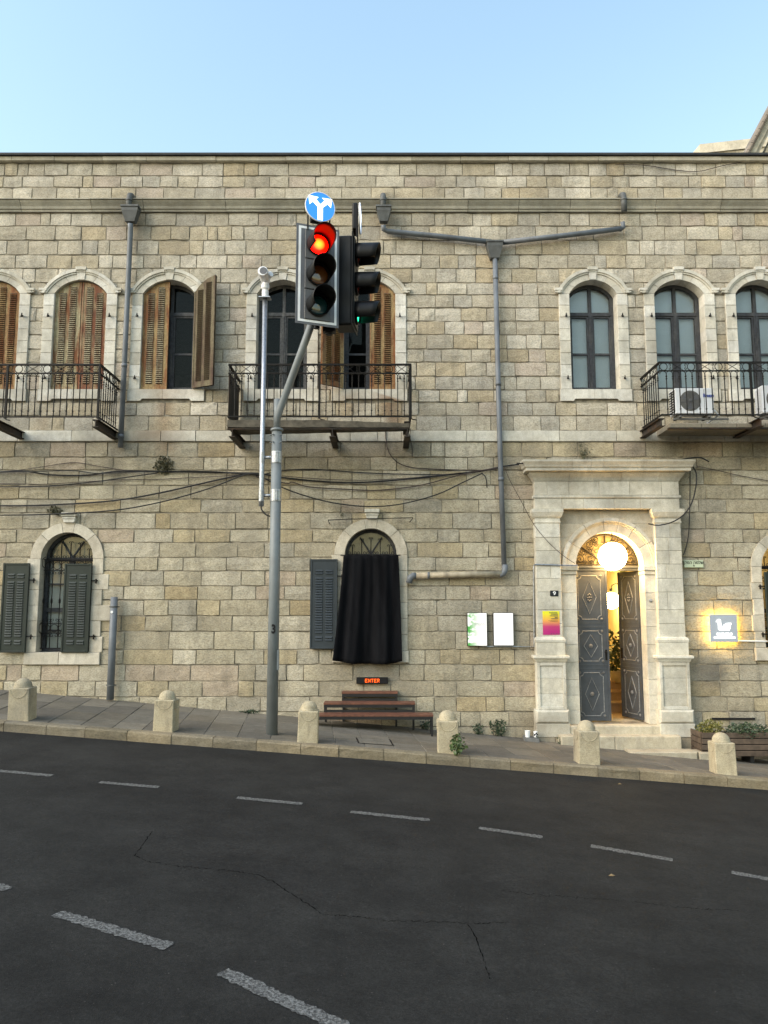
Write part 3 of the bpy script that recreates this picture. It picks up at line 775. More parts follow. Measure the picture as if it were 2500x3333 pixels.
def leaf_shutter(win_o,side,mat,angle,louv=44,yoff=0.0,w=None):
    """arched half shutter; side -1 left, +1 right; built in hinge space, then swung by angle (0 = closed)"""
    o=win_o; w=o.hi-.006; h0=o.zsill+.008; t=.028
    r=(o.hi**2+o.ri**2)/(2*o.ri)
    def ztop(u): # u from hinge towards centre
        return o.zs+arch_z(o.hi+.001,o.ri,o.hi-u)-.012
    n=8; us=[.004+ (w-.004)*i/n for i in range(n+1)]
    poly=[(us[0],h0)]+[(w,h0)]+[(u,ztop(u)) for u in us[::-1]]
    def T(u,v,z):  # u along leaf from hinge, v outwards
        return (u,v,z)
    m=MB(); s=-side      # local x = -side*u (towards centre)
    P=[(s*u,z-h0) for u,z in poly]
    if s<0: P=P[::-1]
    m.prism(P,-t/2,t/2)
    # rim
    rim=.028
    for (u0,u1,za,zb2) in ((.004,.03,h0,ztop(.02)),(w-.03,w,h0,ztop(w-.03)),(.03,w-.03,h0,h0+.05)):
        xa,xb=sorted((s*u0,s*u1)); m.box(xa,xb,-t/2-.008,t/2+.008,za-h0,zb2-h0)
    leaf=mk('shutter',m,mat,bld,local=True)
    cols=[(.085,.19),(.26,.365)] if w>.4 else [(.075,.175),(.24,.34)]
    for (ua,ub) in cols:
        lo=MB(); zt=min(ztop(ua),ztop(ub))-.06; zb_=h0+.11; k=int((zt-zb_)/.034)
        sb=MB(); xa,xb=sorted((s*ua,s*ub)); sb.box(xa-.004,xb+.004,-t/2-.001,t/2+.001,zb_-h0-.01,zt-h0); mk('slot_shade',sb,M['slot'],leaf,local=True)  # dark backing strip stands in for shade between the slats
        for i in range(k):
            z=zb_+(zt-zb_)*i/k-h0; xa,xb=sorted((s*ua,s*ub))
            lo.add([(xa,-t/2-.0015,z+.021),(xb,-t/2-.0015,z+.021),(xb,-t/2-.024,z+.004),(xa,-t/2-.024,z+.004),(xa,-t/2-.0015,z+.002),(xb,-t/2-.0015,z+.002)],[(0,3,2,1),(3,4,5,2),(0,4,3),(1,2,5)])
            lo.add([(xa,t/2+.0015,z+.020),(xb,t/2+.0015,z+.020),(xb,t/2+.024,z+.018),(xa,t/2+.024,z+.018),(xa,t/2+.0015,z+.002),(xb,t/2+.0015,z+.002)],[(0,1,2,3),(3,2,5,4),(0,3,4),(1,5,2)])
        mk('louvre_column',lo,M['slat_dull'] if mat is M['rust_open'] else (M['slat_pale'] if mat in (M['rust_olive'],M['rust_red']) or win_o is UW[2] else mat),leaf,local=True)
    hx=o.xc+side*(o.hi-.0); hy=WALL+.045+yoff
    leaf.location=(hx-0,hy-WALL,h0-BZ); leaf.rotation_euler=(0,0,angle)
    return leaf
rr=random.Random(21)
fg,fd=M['frame_grey'],M['frame_dark']
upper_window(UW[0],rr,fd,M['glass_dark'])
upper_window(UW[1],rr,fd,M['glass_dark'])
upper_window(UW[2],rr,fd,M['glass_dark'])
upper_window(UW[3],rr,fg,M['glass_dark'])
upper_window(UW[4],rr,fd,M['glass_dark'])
for o in UW[5:]: upper_window(o,rr,fd,M['glass'],sky_reflection=M['sky_reflection'])
leaf_shutter(UW[0],-1,M['rust_orange'],0); leaf_shutter(UW[0],1,M['rust_orange'],0)
leaf_shutter(UW[1],-1,M['rust_olive'],0); leaf_shutter(UW[1],1,M['rust_red'],0)
leaf_shutter(UW[2],-1,M['rust_orange'],0); leaf_shutter(UW[2],1,M['rust_open'],radians(154),yoff=-.09)
leaf_shutter(UW[4],1,M['rust_orange'],0); leaf_shutter(UW[4],-1,M['rust_orange'],radians(-142),yoff=-.09)

# ---- lower windows
def spiral(cx,cz,r,turns,a0,dirn=1,n=14,r1=.25):
    return [(cx+r*(1-(1-r1)*i/n)*cos(a0+dirn*2*pi*turns*i/n), cz+r*(1-(1-r1)*i/n)*sin(a0+dirn*2*pi*turns*i/n)) for i in range(n+1)]
def xz(pts,y): return [(p[0],y,p[1]) for p in pts]
def lower_window(o,rr,lit=False,backing=None,grille=True,head_bars=True):
    m,(xa,xb,y0,y1,zb,zs,pin)=frame_window(o,WALL+.19,fd,None,None,fw=.05); c=o.xc
    m.box(xa,xb,y0-.01,y1,zs-.03,zs+.03)
    for a in (-.55,.55):      # fan bars
        L=o.ri-.09
        p0=(c,y0+.03,zs+.03); p1=(c+L*sin(a),y0+.03,zs+.03+L*cos(a)*.93); m.tube([p0,p1],.016,6)
    zm=zb+(zs-zb)*.43
    m.box(xa,xb,y0,y1-.004,zm-.035,zm+.035); m.box(c-.03,c+.03,y0+.004,y1-.004,zb,zs-.03)
    for f in (.2,.72): z=zb+(zs-zb)*f; m.box(xa,xb,y0+.01,y1-.01,z-.014,z+.014)
    win=mk('window',m,fd,bld)
    for s in (-1,1):
        e0,e1=(xa,c-.03) if s<0 else (c+.03,xb)
        for za,zz in ((zb,zm-.035),(zm+.035,zs-.03)): pane(win,[(e0,za),(e1,za),(e1,zz),(e0,zz)],y0+.034,M['glass'])
    pane(win,[(xb,zs+.03)]+pin[::-1]+[(xa,zs+.03)],y0+.036,M['glass'])
    if backing:
        mk('inner_curtain',MB().box(xa,xb,y1+.02,y1+.03,zb,zs-.02),backing[0],win)
        if backing[1]: mk('lunette_panel',MB().prism(([(xb,zs)]+pin[::-1]+[(xa,zs)])[::-1],y1+.02,y1+.03),backing[1],win)
    # splayed inner ring + voussoirs
    voussoirs(win,o,[0,.235,.44,.56,.765,1],DRL,rr,WALL-.028,WALL+.24,key=None)
    rects_jamb(win,o,DRL,rr,WALL-.028,WALL+.24,(.0,.03,.0,.02,.0,.04,.0),(.04,.0,.18,.0,.10,.0,.0) if o is LWn[0] else (.0,.0,.0),.25)
    for (a,b) in ((o.xc-o.sh,o.xc-.05),(o.xc-.046,o.xc+o.sh)):
        sm=MB(); sm.col=dcol(rr,DRL); sm.block(a,b,WALL-.05,WALL+.24,o.zb,o.zsill-.002,.008); mk('sill_block',sm,M['dressed'],win)
    # corbel on the crown
    km=MB(); km.col=dcol(rr,DR); z0=o.zs+o.ro-.005; x=o.xc+.02; w=.105
    km.prism([(x-w*.85,z0),(x+w*.85,z0),(x+w*.98,z0+.05),(x+w*.98,z0+.10),(x-w*.98,z0+.10),(x-w*.98,z0+.05)],WALL-.07,WALL+.02)
    km.box(x-w*1.2,x+w*1.2,WALL-.10,WALL+.02,z0+.102,z0+.165); km.prism([(x-w*1.05,z0+.06),(x+w*1.05,z0+.06),(x+w*1.1,z0+.085),(x-w*1.1,z0+.085)],WALL-.085,WALL-.03)
    bevel(mk('corbel',km,M['dressed'],win),.01,2)
    if grille:
        gy=WALL+.10; g=MB(); zl,zh=o.zsill+.05,o.zs-.01; hw=o.hi-.03
        for i in range(7):
            x=c-hw+2*hw*i/6; g.tube([(x,gy,zl),(x,gy,zh)],.008,6)
            zc=(zl+zh)/2+.05; g.tube([(x,gy,zc-.05),(x,gy,zc-.02),(x,gy,zc+.02),(x,gy,zc+.05)],[.008,.017,.017,.008],6)
            if i<6:
                x2=x+hw/6; rr_=hw/6
                for zz in (zh-.10,zl+.34): g.tube(xz([(x2+rr_*.92*cos(a*pi/6),zz+rr_*.92*sin(a*pi/6)) for a in range(12)],gy-.004),.006,5,closed=True)
                for zz,dd in ((zh-.22,1),(zl+.22,1),(zl+.47,-1)):
                    for sgn in (-1,1): g.tube(xz(spiral(x2+sgn*rr_*.5,zz,rr_*.48,1.1,pi/2*dd,-sgn*dd,10),gy-.002),.005,5)
        for z in (zh,zh-.175,zl+.42,zl+.26,zl+.01): g.tube([(c-hw-.02,gy,z),(c+hw+.02,gy,z)],.009,6)
        for zz in (zh-.05,zl+.34):   # side return of the bulged basket
            for s in (-1,1): g.tube([(c+s*hw,gy,zz+.1),(c+s*(hw+.03),gy-.05,zz+.05),(c+s*(hw+.03),gy-.05,zz-.05),(c+s*hw,gy,zz-.1)],.007,5)
        gw=mk('window_grille',g,M['iron'],win)
    if head_bars:
        g=MB(); gy=WALL+.13; zs_=o.zs+.005
        for i in range(5):
            x=c+(i-2)*o.hi*.36; h=arch_z(o.hi,o.ri,abs(x-c))*(.62 if abs(i-2)<2 else .5); g.tube([(x,gy,zs_),(x,gy,zs_+h)],.009,6)
            for sgn in (-1,1): g.tube(xz(spiral(x+sgn*.022,zs_+h+.004,.02,.8,pi if sgn>0 else 0,-sgn,8),gy),.006,5)
            for sgn in (-1,1): g.tube(xz(spiral(x+sgn*.045,zs_+.035,.034,1.0,-pi/2,sgn,10),gy),.005,5)
        g.tube([(c-o.hi+.03,gy,zs_),(c+o.hi-.03,gy,zs_)],.011,6)
        mk('lunette_grille',g,M['iron'],win)
    return win
rr=random.Random(31)
w1=lower_window(LWn[0],rr,backing=(M['curtain_in'],M['dim_curtain']))
w2=lower_window(LWn[1],rr,backing=(M['dim_curtain'],M['dim_curtain']),grille=False)
w3=lower_window(LWn[2],rr,backing=None)
def flat_shutter(x0,x1,z0,z1,y,mat,rot=0.0,hinge='L',rows=28):
    t=.035; w=x1-x0; h=z1-z0; m=MB()
    m.box(0,w,-t/2,t/2,0,h); e=.03
    for a,b,c_,d in ((0,e,0,h),(w-e,w,0,h),(e,w-e,0,.03),(e,w-e,h-.03,h)): m.box(a,b,-t/2-.010,-t/2+.002,c_,d)
    o=mk('shutter',m,mat,bld,local=True); bevel(o,.004)
    for a,b in ((w*.19,w*.46),(w*.56,w*.83)):
        lo=MB()
        for i in range(rows):
            if i in (2,rows-3) : continue
            z=h*.09+(h*.80)*i/rows
            lo.add([(a,-t/2-.0005,z+.030),(b,-t/2-.0005,z+.030),(b-.008,-t/2-.018,z+.003),(a+.008,-t/2-.018,z+.003),(a,-t/2-.0005,z-.004),(b,-t/2-.0005,z-.004)],[(0,3,2,1),(3,4,5,2),(0,4,3),(1,2,5)])
        mk('louvre_column',lo,mat,o,local=True)
    xs=(w+.0) if hinge=='R' else 0.0
    for z in (h*.18,h*.81):
        s=1 if hinge=='R' else -1; hg=MB()
        hg.tube([(xs-s*.02,0,z),(xs+s*.07,0,z),(xs+s*.085,.03,z)],.011,6); hg.tube([(xs+s*.075,.0,z-.05),(xs+s*.075,.0,z+.03)],.013,6)
        mk('shutter_hinge',hg,M['iron'],o,local=True)
    o.location=(x0,y-WALL,z0-BZ); o.rotation_euler=(0,0,rot); return o
o=LWn[0]; zt,zb_=PZ(1836),PZ(2123)
flat_shutter(PX(12,1980),PX(97,1980),zb_,PZ(1834),WALL-.075,M['shutter_green'],0,'R')
flat_shutter(PX(210,1980)+.0,PX(298,1980),zb_,PZ(1836),WALL-.055,M['shutter_green'],0,'R')
o=LWn[1]
flat_shutter(PX(1011,1970),PX(1099,1970),PZ(2111),PZ(1821),WALL-.07,M['shutter_blue'],0,'R')
o=LWn[2]
flat_shutter(o.xc-o.hi+.02,o.xc-.02,PZ(2108),PZ(1862),WALL-.05,M['shutter_green'],0,'L')
flat_shutter(o.xc+.02,o.xc+o.hi-.02,PZ(2108),PZ(1862),WALL-.052,M['shutter_green'],0,'R')

# ================================================================== PORTAL
por = mk('portal', MB().box(P_L+.05,PX(1824,1700),WALL+.021,WALL+.05,SILLZ-.4,PZ(1660)).box(PX(2140,1700),P_R-.05,WALL+.021,WALL+.05,SILLZ-.4,PZ(1660)), M['mortar'], bld)
rr=random.Random(41)
PO=.155                                    # pilaster projection
DP=[(.59,.575,.52),(.63,.62,.575),(.55,.53,.47),(.60,.58,.515),(.57,.555,.50)]
def pb(name,x0,x1,y0,y1,z0,z1,c=.006,col=None):
    m=MB(); m.col=col or dcol(rr,DP); m.block(x0,x1,y0,y1,z0,z1,c); return mk(name,m,M['dressed'],por)
# shafts
def shaft(xl,xr,side):
    zs_=[PZ(v) for v in (1704,1752,1795,1838,1884,1928,1985,2030,2078)]
    for a,b in zip(zs_[1:],zs_[:-1]):
        if rr.random()<.35:
            xm=xl+(xr-xl)*rr.uniform(.35,.6); pb('pilaster_block',xl,xm-.0015,WALL-PO,WALL+.02,a+.0015,b-.0015); pb('pilaster_block',xm+.0015,xr,WALL-PO,WALL+.02,a+.0015,b-.0015)
        else: pb('pilaster_block',xl,xr,WALL-PO+rr.uniform(-.003,.003),WALL+.02,a+.0015,b-.0015)
YF=WALL-PO
sl=(PX(1745,1850,YF),PX(1826,1850,YF)); sr=(PX(2137,1850,YF),PX(2222,1850,YF))
shaft(*sl,-1); shaft(*sr,1)
def profile_block(name,xl,xr,prof,ret=True):
    """prof: (out,z) pairs from bottom to top, projecting to the front and both sides"""
    m=MB(); m.col=dcol(rr,DP); vs=[];fs=[]
    for out,z in prof: vs+= [(xl-out,WALL+.02,z),(xl-out,YF-out,z),(xr+out,YF-out,z),(xr+out,WALL+.02,z)]
    n=len(prof)
    for i in range(n-1):
        for k in range(3): fs.append((i*4+k,i*4+k+1,(i+1)*4+k+1,(i+1)*4+k))
    fs.append((0,3,2,1)); fs.append(tuple((n-1)*4+k for k in range(4)))
    m.add(vs,fs); return mk(name,m,M['dressed'],por)
for xl,xr in (sl,sr):
    z1_,z0_=PZ(1657,YF),PZ(1704,YF); h=z1_-z0_
    profile_block('pilaster_capital',xl,xr,[(.0,z0_),(.012,z0_+h*.06),(.012,z0_+h*.14),(.002,z0_+h*.16),(.002,z0_+h*.36),(.015,z0_+h*.40),(.03,z0_+h*.5),(.045,z0_+h*.66),(.05,z0_+h*.74),(.055,z0_+h*.76),(.055,z1_)])
    # base of shaft
    a,b=PZ(2090,YF),PZ(2076,YF); profile_block('pilaster_base',xl,xr,[(.035,a),(.04,a+(b-a)*.5),(.025,b),(.0,b+.015)])
    zt_,zb2=a,PZ(2133,YF); pb('pilaster_base_block',xl-.03,xr+.03,YF-.03,WALL+.02,zb2,zt_)
    # pedestal cap
    a,b=PZ(2156,YF),PZ(2133,YF); profile_block('pedestal_cap',xl,xr,[(.03,a),(.05,a+(b-a)*.3),(.055,a+(b-a)*.5),(.085,a+(b-a)*.62),(.085,b-.01),(.075,b)])
    # pedestal die with sunk panel: frame strips around a recessed field, in courses
    a,b=PZ(2310,YF),PZ(2156,YF); X0,X1=xl-.03,xr+.03; fr=.05; yb_=YF-.03
    n=3
    for i in range(n):
        c0=a+(b-a)*i/n+.0015; c1=a+(b-a)*(i+1)/n-.0015
        pb('pedestal_block',X0,X0+fr,yb_,WALL+.02,c0,c1,.004); pb('pedestal_block',X1-fr,X1,yb_,WALL+.02,c0,c1,.004)
        t0=c0+(fr if i==0 else 0); t1=c1-(fr if i==n-1 else 0)
        pb('pedestal_panel',X0+fr+.001,X1-fr-.001,yb_+.025,WALL+.02,c0,c1,.002)
    pb('pedestal_rail',X0+fr+.002,X1-fr-.002,yb_,WALL-.0,a+.002,a+fr,.004); pb('pedestal_rail',X0+fr+.002,X1-fr-.002,yb_,WALL-.0,b-fr,b-.002,.004)
    # plinth
    a2=PZ(2398,YF); mid=(a+a2)/2
    for c0,c1,ch in ((mid+.0015,a,.03),(a2,mid-.0015,.006)): pb('plinth_block',X0-.035,X1+.035,YF-.062,WALL+.02,c0,c1,ch)
    zg=min(wall_base(X0),wall_base(X1))-.1
    xm=(X0+X1)/2+.03
    pb('foundation_block',X0-.03,xm-.003,YF-.055,WALL+.02,zg,a2-.003,.006,(.34,.31,.25)); pb('foundation_block',xm+.003,X1+.03,YF-.05,WALL+.02,zg,a2-.003,.006,(.36,.32,.25))
XA,XB=sl[0],sr[1]
# architrave (in blocks), fillet, frieze, bed mould, cornice
def hrow(name,z0,z1,cuts,y,xa=None,xb=None):
    xa=XA if xa is None else xa; xb=XB if xb is None else xb; cs=[xa]+[xa+(xb-xa)*c for c in cuts]+[xb]
    for a,b in zip(cs[:-1],cs[1:]): pb(name,a+.0015,b-.0015,y+rr.uniform(-.003,.003),WALL+.02,z0,z1)
hrow('architrave_block',PZ(1656.5,YF),PZ(1622,YF),(.19,.34,.55,.73),YF)
def prow(name,prof,cuts,sx=0.0):
    cs=[XA]+[XA+(XB-XA)*c for c in cuts]+[XB]; zmin=prof[0][1]
    for q,(a,b) in enumerate(zip(cs[:-1],cs[1:])):
        m=MB(); m.col=dcol(rr,DP); vs=[];fs=[]; n=len(prof)
        for out,z in prof:
            ea=a-(out if q==0 else -.0015); eb=b+(out if q==len(cs)-2 else -.0015)
            vs+=[(ea,WALL+.02,z),(ea,YF-out,z),(eb,YF-out,z),(eb,WALL+.02,z)]
        for i in range(n-1):
            for k in range(3): fs.append((i*4+k,i*4+k+1,(i+1)*4+k+1,(i+1)*4+k))
        fs.append((0,3,2,1)); fs.append(tuple((n-1)*4+k for k in range(4)))
        m.add(vs,fs); mk(name,m,M['dressed'],por)
prow('fillet_block',[(.012,PZ(1621.5,YF)),(.02,PZ(1618,YF)),(.02,PZ(1612.5,YF)),(.0,PZ(1612,YF))],(.19,.34,.55,.73))
hrow('frieze_block',PZ(1611.5,YF),PZ(1567,YF),(.09,.24,.45,.66,.88),YF)
prow('bed_mould_block',[(.0,PZ(1566.5,YF)),(.012,PZ(1563,YF)),(.03,PZ(1556,YF)),(.07,PZ(1546,YF)),(.085,PZ(1541,YF)),(.085,PZ(1539,YF))],(.24,.41,.6,.86))
prow('cornice_block',[(.13,PZ(1538,YF)),(.155,PZ(1536.5,YF)),(.155,PZ(1527,YF)),(.175,PZ(1525,YF)),(.185,PZ(1519,YF)),(.205,PZ(1512,YF)),(.215,PZ(1509,YF)),(.215,PZ(1503,YF)),(.03,PZ(1497,YF))],(.25,.38,.46,.72))
# spandrel wall and inner jambs (recessed field between pilasters), arch ring
yS=WALL-.03
AR_I,AR_O=.565,.80
class A: pass
ao=A(); ao.xc=PXC; ao.zs=P_SP; ao.hi=AR_I; ao.ri=AR_I; ao.ho=AR_O; ao.ro=AR_O
def ring(win,name,parts,hi,ho,yf,yb,pal):
    for i in range(len(parts)-1):
        a,b=parts[i],parts[i+1]; n=5
        pi_=arc_pts(PXC,P_SP,hi,hi-.0001,n,a+.0015,b-.0015); po=arc_pts(PXC,P_SP,ho,ho-.0001,n,a+.0015,b-.0015)
        m=MB(); m.col=dcol(rr,pal); m.prism(po+pi_[::-1],yf,yb); mk(name,m,M['dressed'],win)
vp=[0,.17,.32,.46,.57,.69,.83,1]
ring(por,'voussoir',vp,AR_I,AR_I+.145,WALL-.05,WALL+.42,DP)
ring(por,'archivolt',vp,AR_I+.145,AR_I+.175,WALL-.07,WALL+.05,DP)
ring(por,'archivolt',vp,AR_I+.175,AR_O,WALL-.095,WALL+.05,DP)
# spandrels: column strips above the arch
xs_=[sl[1]-.01+(sr[0]-sl[1]+.02)*i/40 for i in range(41)]
zsp=[P_SP,PZ(1795),PZ(1750),PZ(1704),PZ(1656)]
for (a,b) in zip(zsp[:-1],zsp[1:]):
    cuts=[0,14,27,40] if a!=zsp[3-0] else [0,9,18,29,40]
    for c0,c1 in zip(cuts[:-1],cuts[1:]):
        seg=[]
        for i in range(c0,c1+1):
            X=xs_[i]; l=max(a+.0015,P_SP+arch_z(AR_O-.03,AR_O-.031,abs(X-PXC)) if abs(X-PXC)<AR_O-.03 else a+.0015)
            if b-.0015-l>.004: seg.append((X,l))
            elif seg: break
        runs=[];cur=[]
        for i in range(c0,c1+1):
            X=xs_[i]; l=max(a+.0015,P_SP+arch_z(AR_O-.03,AR_O-.031,abs(X-PXC)))
            if b-.0015-l>.004: cur.append((X,l))
            else:
                if len(cur)>1: runs.append(cur)
                cur=[]
        if len(cur)>1: runs.append(cur)
        for sgm in runs:
            m=MB(); t=dcol(rr,[(.50,.46,.38),(.55,.51,.43),(.46,.43,.36)]); m.col=t
            m.prism([(x_+(.0015 if q==0 else 0),z_) for q,(x_,z_) in enumerate(sgm)]+[(sgm[-1][0]-.0015,b-.0015),(sgm[0][0]+.0015,b-.0015)],yS,WALL+.1); mk('spandrel_block',m,M['dressed'],por)
# jambs
zj=[SILLZ-.02,PZ(2310),PZ(2262),PZ(2212),PZ(2155),PZ(2098),PZ(2040),PZ(1985),PZ(1930),PZ(1871)]
for s in (-1,1):
    for a,b in zip(zj[:-1],zj[1:]):
        xi=PXC+s*AR_I; xo=(sl[1]-.01) if s<0 else (sr[0]+.01)
        pb('jamb_block',min(xi,xo),max(xi,xo),WALL-.05+rr.uniform(-.003,.003),WALL+.42,a+.0015,b-.0015,.005)
    xi=PXC+s*(AR_I-.028); xo=(sl[1]-.005) if s<0 else (sr[0]+.005); a,b=PZ(1871)+.001,PZ(1842)
    m=MB(); m.col=dcol(rr,DP); h=b-a
    m.box(min(xi,xo),max(xi,xo),WALL-.105,WALL+.40,a+h*.45,b-.001); xi2=PXC+s*(AR_I-.012); m.box(min(xi2,xo),max(xi2,xo),WALL-.075,WALL+.40,a,a+h*.449); bevel(mk('impost_block',m,M['dressed'],por),.012,2)
# steps
zg=wall_base(PX(1950,2440))
st=MB(); st.col=(.52,.48,.39); st.block(sl[1]-.005,sr[0]+.005,WALL-.20,WALL+.6,PZ(2396,WALL-.2),SILLZ-.021,.012); mk('threshold_step',st,M['dressed'],por)
zt_=PZ(2397,WALL-.42); xa_,xm_,xb_=PX(1827,2420,WALL-.42),PX(2003,2420,WALL-.42),PX(2220,2420,WALL-.42)
for a,b in ((xa_,PX(1900,2420,WALL-.42)),(PX(1900,2420,WALL-.42),xm_),(xm_,xb_)):
    pb('door_step',a+.002,b-.002,WALL-.42,WALL-.201,zg-.25,zt_+rr.uniform(-.004,.004),.012,(.50,.46,.37))
# ---- doors
DY=WALL+.22; DH=PZ(1857)-SILLZ; DW=AR_I-.008
def poly_notch(x0,x1,z0,z1,r,n=5):
    P=[]
    for cx,cz,a0 in ((x0,z0,90),(x1,z0,180),(x1,z1,270),(x0,z1,0)):
        pts=[(cx+r*cos(radians(a0-90*i/n)),cz+r*sin(radians(a0-90*i/n))) for i in range(n+1)]
        P+=pts
    return P
def door_leaf(name_side,panels_front=True):
    w=DW; t=.045; m=MB(); m.box(0,w,-t/2,t/2,0,DH)
    m.box(w-.022,w+.012,-t/2-.012,t/2,0,DH)
    zc_=[(.015,.335),(.375,.612),(.655,.985)]
    for za,zb2 in ((0,.010),(.340,.346),(.364,.370),(.617,.623),(.644,.650)): m.box(0,w-.024,-t/2-.008,-t/2+.001,za*DH,zb2*DH)
    leaf=mk('door_leaf',m,M['door'],bld,local=True)
    mo=MB(); y=-t/2-.002
    for i,(za,zb2) in enumerate(zc_):
        a=za*DH+.045; b=zb2*DH-.045; x0_,x1_=.075,w-.10; r=.06
        P=poly_notch(x0_,x1_,a+.0,b-.0,r); mo.tube(xz(P,y),.0075,6,closed=True)
        cx=(x0_+x1_)/2; cz=(a+b)/2; dw=(x1_-x0_)*.30; dh=(b-a)*.38
        mo.tube(xz([(cx-dw,cz),(cx,cz-dh),(cx+dw,cz),(cx,cz+dh)],y),.0075,6,closed=True)
        mo2=MB()
        for qx,qz in ((x0_-.005,a),(x1_+.005,a),(x1_+.005,b),(x0_-.005,b)):
            ro=MB(); 
            for k in range(6): an=k*pi/3; ro.lathe([(.0095,0),(.008,-.008),(.002,-.012)],(qx+.015*cos(an),y,qz+.015*sin(an)),8,'Y')
            ro.lathe([(.010,0),(.008,-.012),(.002,-.016)],(qx,y,qz),8,'Y'); mk('rosette',ro,M['door_trim'],leaf,local=True,smooth=True)
        ro=MB()
        for k in range(8): an=k*pi/4; rx,rz=(.03,.06) if i==2 else (.022,.022); ro.lathe([(.015,0),(.012,-.010),(.003,-.015)],(cx+rx*cos(an),y,cz+rz*sin(an)),8,'Y')
        ro.lathe([(.02,0),(.015,-.016),(.004,-.022)],(cx,y,cz),10,'Y'); mk('rosette',ro,M['door_trim'],leaf,local=True,smooth=True)
    mk('panel_moulding',mo,M['door_trim'],leaf,local=True)
    hd=MB(); hd.tube([(w-.035,-t/2,DH*.455),(w-.035,-t/2-.04,DH*.455),(w-.075,-t/2-.05,DH*.455)],.009,6); hd.box(w-.055,w-.02,-t/2-.012,-t/2,DH*.40,DH*.47)
    mk('door_handle',hd,M['iron'],leaf,local=True)
    return leaf
l=door_leaf('L'); l.location=(PXC-AR_I+.004,DY-WALL,SILLZ-BZ)
r_=door_leaf('R'); r_.scale=(-1,1,1); r_.location=(PXC+AR_I-.004,DY-WALL,SILLZ-BZ); r_.rotation_euler=(0,0,radians(-72))
tr=MB(); tr.box(PXC-AR_I,PXC+AR_I,DY-.05,DY+.05,PZ(1857)+.002,P_SP-.03); tr.box(PXC-AR_I,PXC+AR_I,DY-.075,DY+.05,P_SP-.029,P_SP+.01); bevel(mk('door_transom',tr,M['door'],bld),.006)
# lunette
lun=mk('door_lunette',MB().prism(arc_pts(PXC,P_SP+.011,AR_I,AR_I-.001,20)[::-1],DY+.02,DY+.03),m_plain('amber_lunette_panel',(.125,.10,.055),.8,0,.3,5),bld)
g=MB(); gy=DY-.01; q=random.Random(3); Rg=AR_I-.03
g.tube(xz(arc_pts(PXC,P_SP+.02,Rg,Rg-.02,20),gy),.014,6); g.tube([(PXC-Rg,gy,P_SP+.03),(PXC+Rg,gy,P_SP+.03)],.012,6)
for an in (38,90,142): 
    a=radians(an); g.tube([(PXC,gy,P_SP+.03),(PXC+Rg*cos(a),gy,P_SP+.02+Rg*sin(a))],.013,6)
def scroll(cx,cz,r,a0,d,t=1.6): g.tube(xz(spiral(cx,cz,r,t,a0,d,22,.12),gy),.0075,5)
for s in (-1,1):
    for an,rad,r,d in ((12,.44,.085,1),(30,.45,.075,-1),(24,.27,.10,1),(52,.44,.08,1),(70,.46,.07,-1),(58,.26,.095,-1),(80,.30,.085,1),(10,.24,.06,-1),(40,.36,.055,1),(66,.38,.05,1)):
        a=radians(an); scroll(PXC+s*rad*cos(a),P_SP+.03+rad*sin(a),r,a if s>0 else pi-a,d*s)
    for i in range(4): scroll(PXC+s*(.10+i*.12),P_SP+.075,.035,-pi/2,s)
mk('lunette_scrollwork',g,M['iron'],lun)
# ---- hall behind the door
hx0,hx1,hy1=PXC-.75,PXC+1.0,WALL+5.2; hz1=P_SP+.85
hm=MB(); hz=SILLZ
hm.box(hx0-.1,hx0,WALL+.45,hy1,hz-.3,hz1); hm.box(hx1,hx1+.1,WALL+.45,hy1,hz-.3,hz1); hm.box(hx0-.1,hx1+.1,hy1,hy1+.1,hz-.3,hz1); hm.box(hx0-.1,hx1+.1,WALL+.45,hy1+.1,hz1,hz1+.1)
hm.box(hx0-.1,PXC-AR_I-.01,WALL+.425,WALL+.449,hz-.3,hz1); hm.box(PXC+AR_I+.01,hx1+.1,WALL+.425,WALL+.449,hz-.3,hz1); hm.box(PXC-AR_I-.01,PXC+AR_I+.01,WALL+.425,WALL+.449,P_SP+AR_I,hz1)
hall=mk('hall',hm,M['hall_wall'],bld)
fm=MB(); fm.box(hx0,hx1,WALL+.301,hy1,hz-.1,hz-.022); hf=mk('hall_floor',fm,M['hall_floor'],hall)
for i in range(3):
    sm=MB(); sm.box(hx0,hx1,WALL+1.35+i*.32,hy1,hz-.02+i*.16,hz+.16+i*.16-.03); sm.box(hx0,hx1,WALL+1.32+i*.32,WALL+1.7+i*.32,hz+.13+i*.16,hz+.16+i*.16); mk('hall_stair',sm,M['hall_floor'],hall)
gm=MB(); X0=PX(2026,2100,WALL+2.4); gm.box(X0,X0+.09,WALL+2.35,WALL+2.45,hz+.44,hz1-.3); gm.box(X0+.091,X0+.8,WALL+2.36,WALL+2.40,hz+.44,hz1-.3); mk('inner_green_door',gm,M['door_green'],hall)

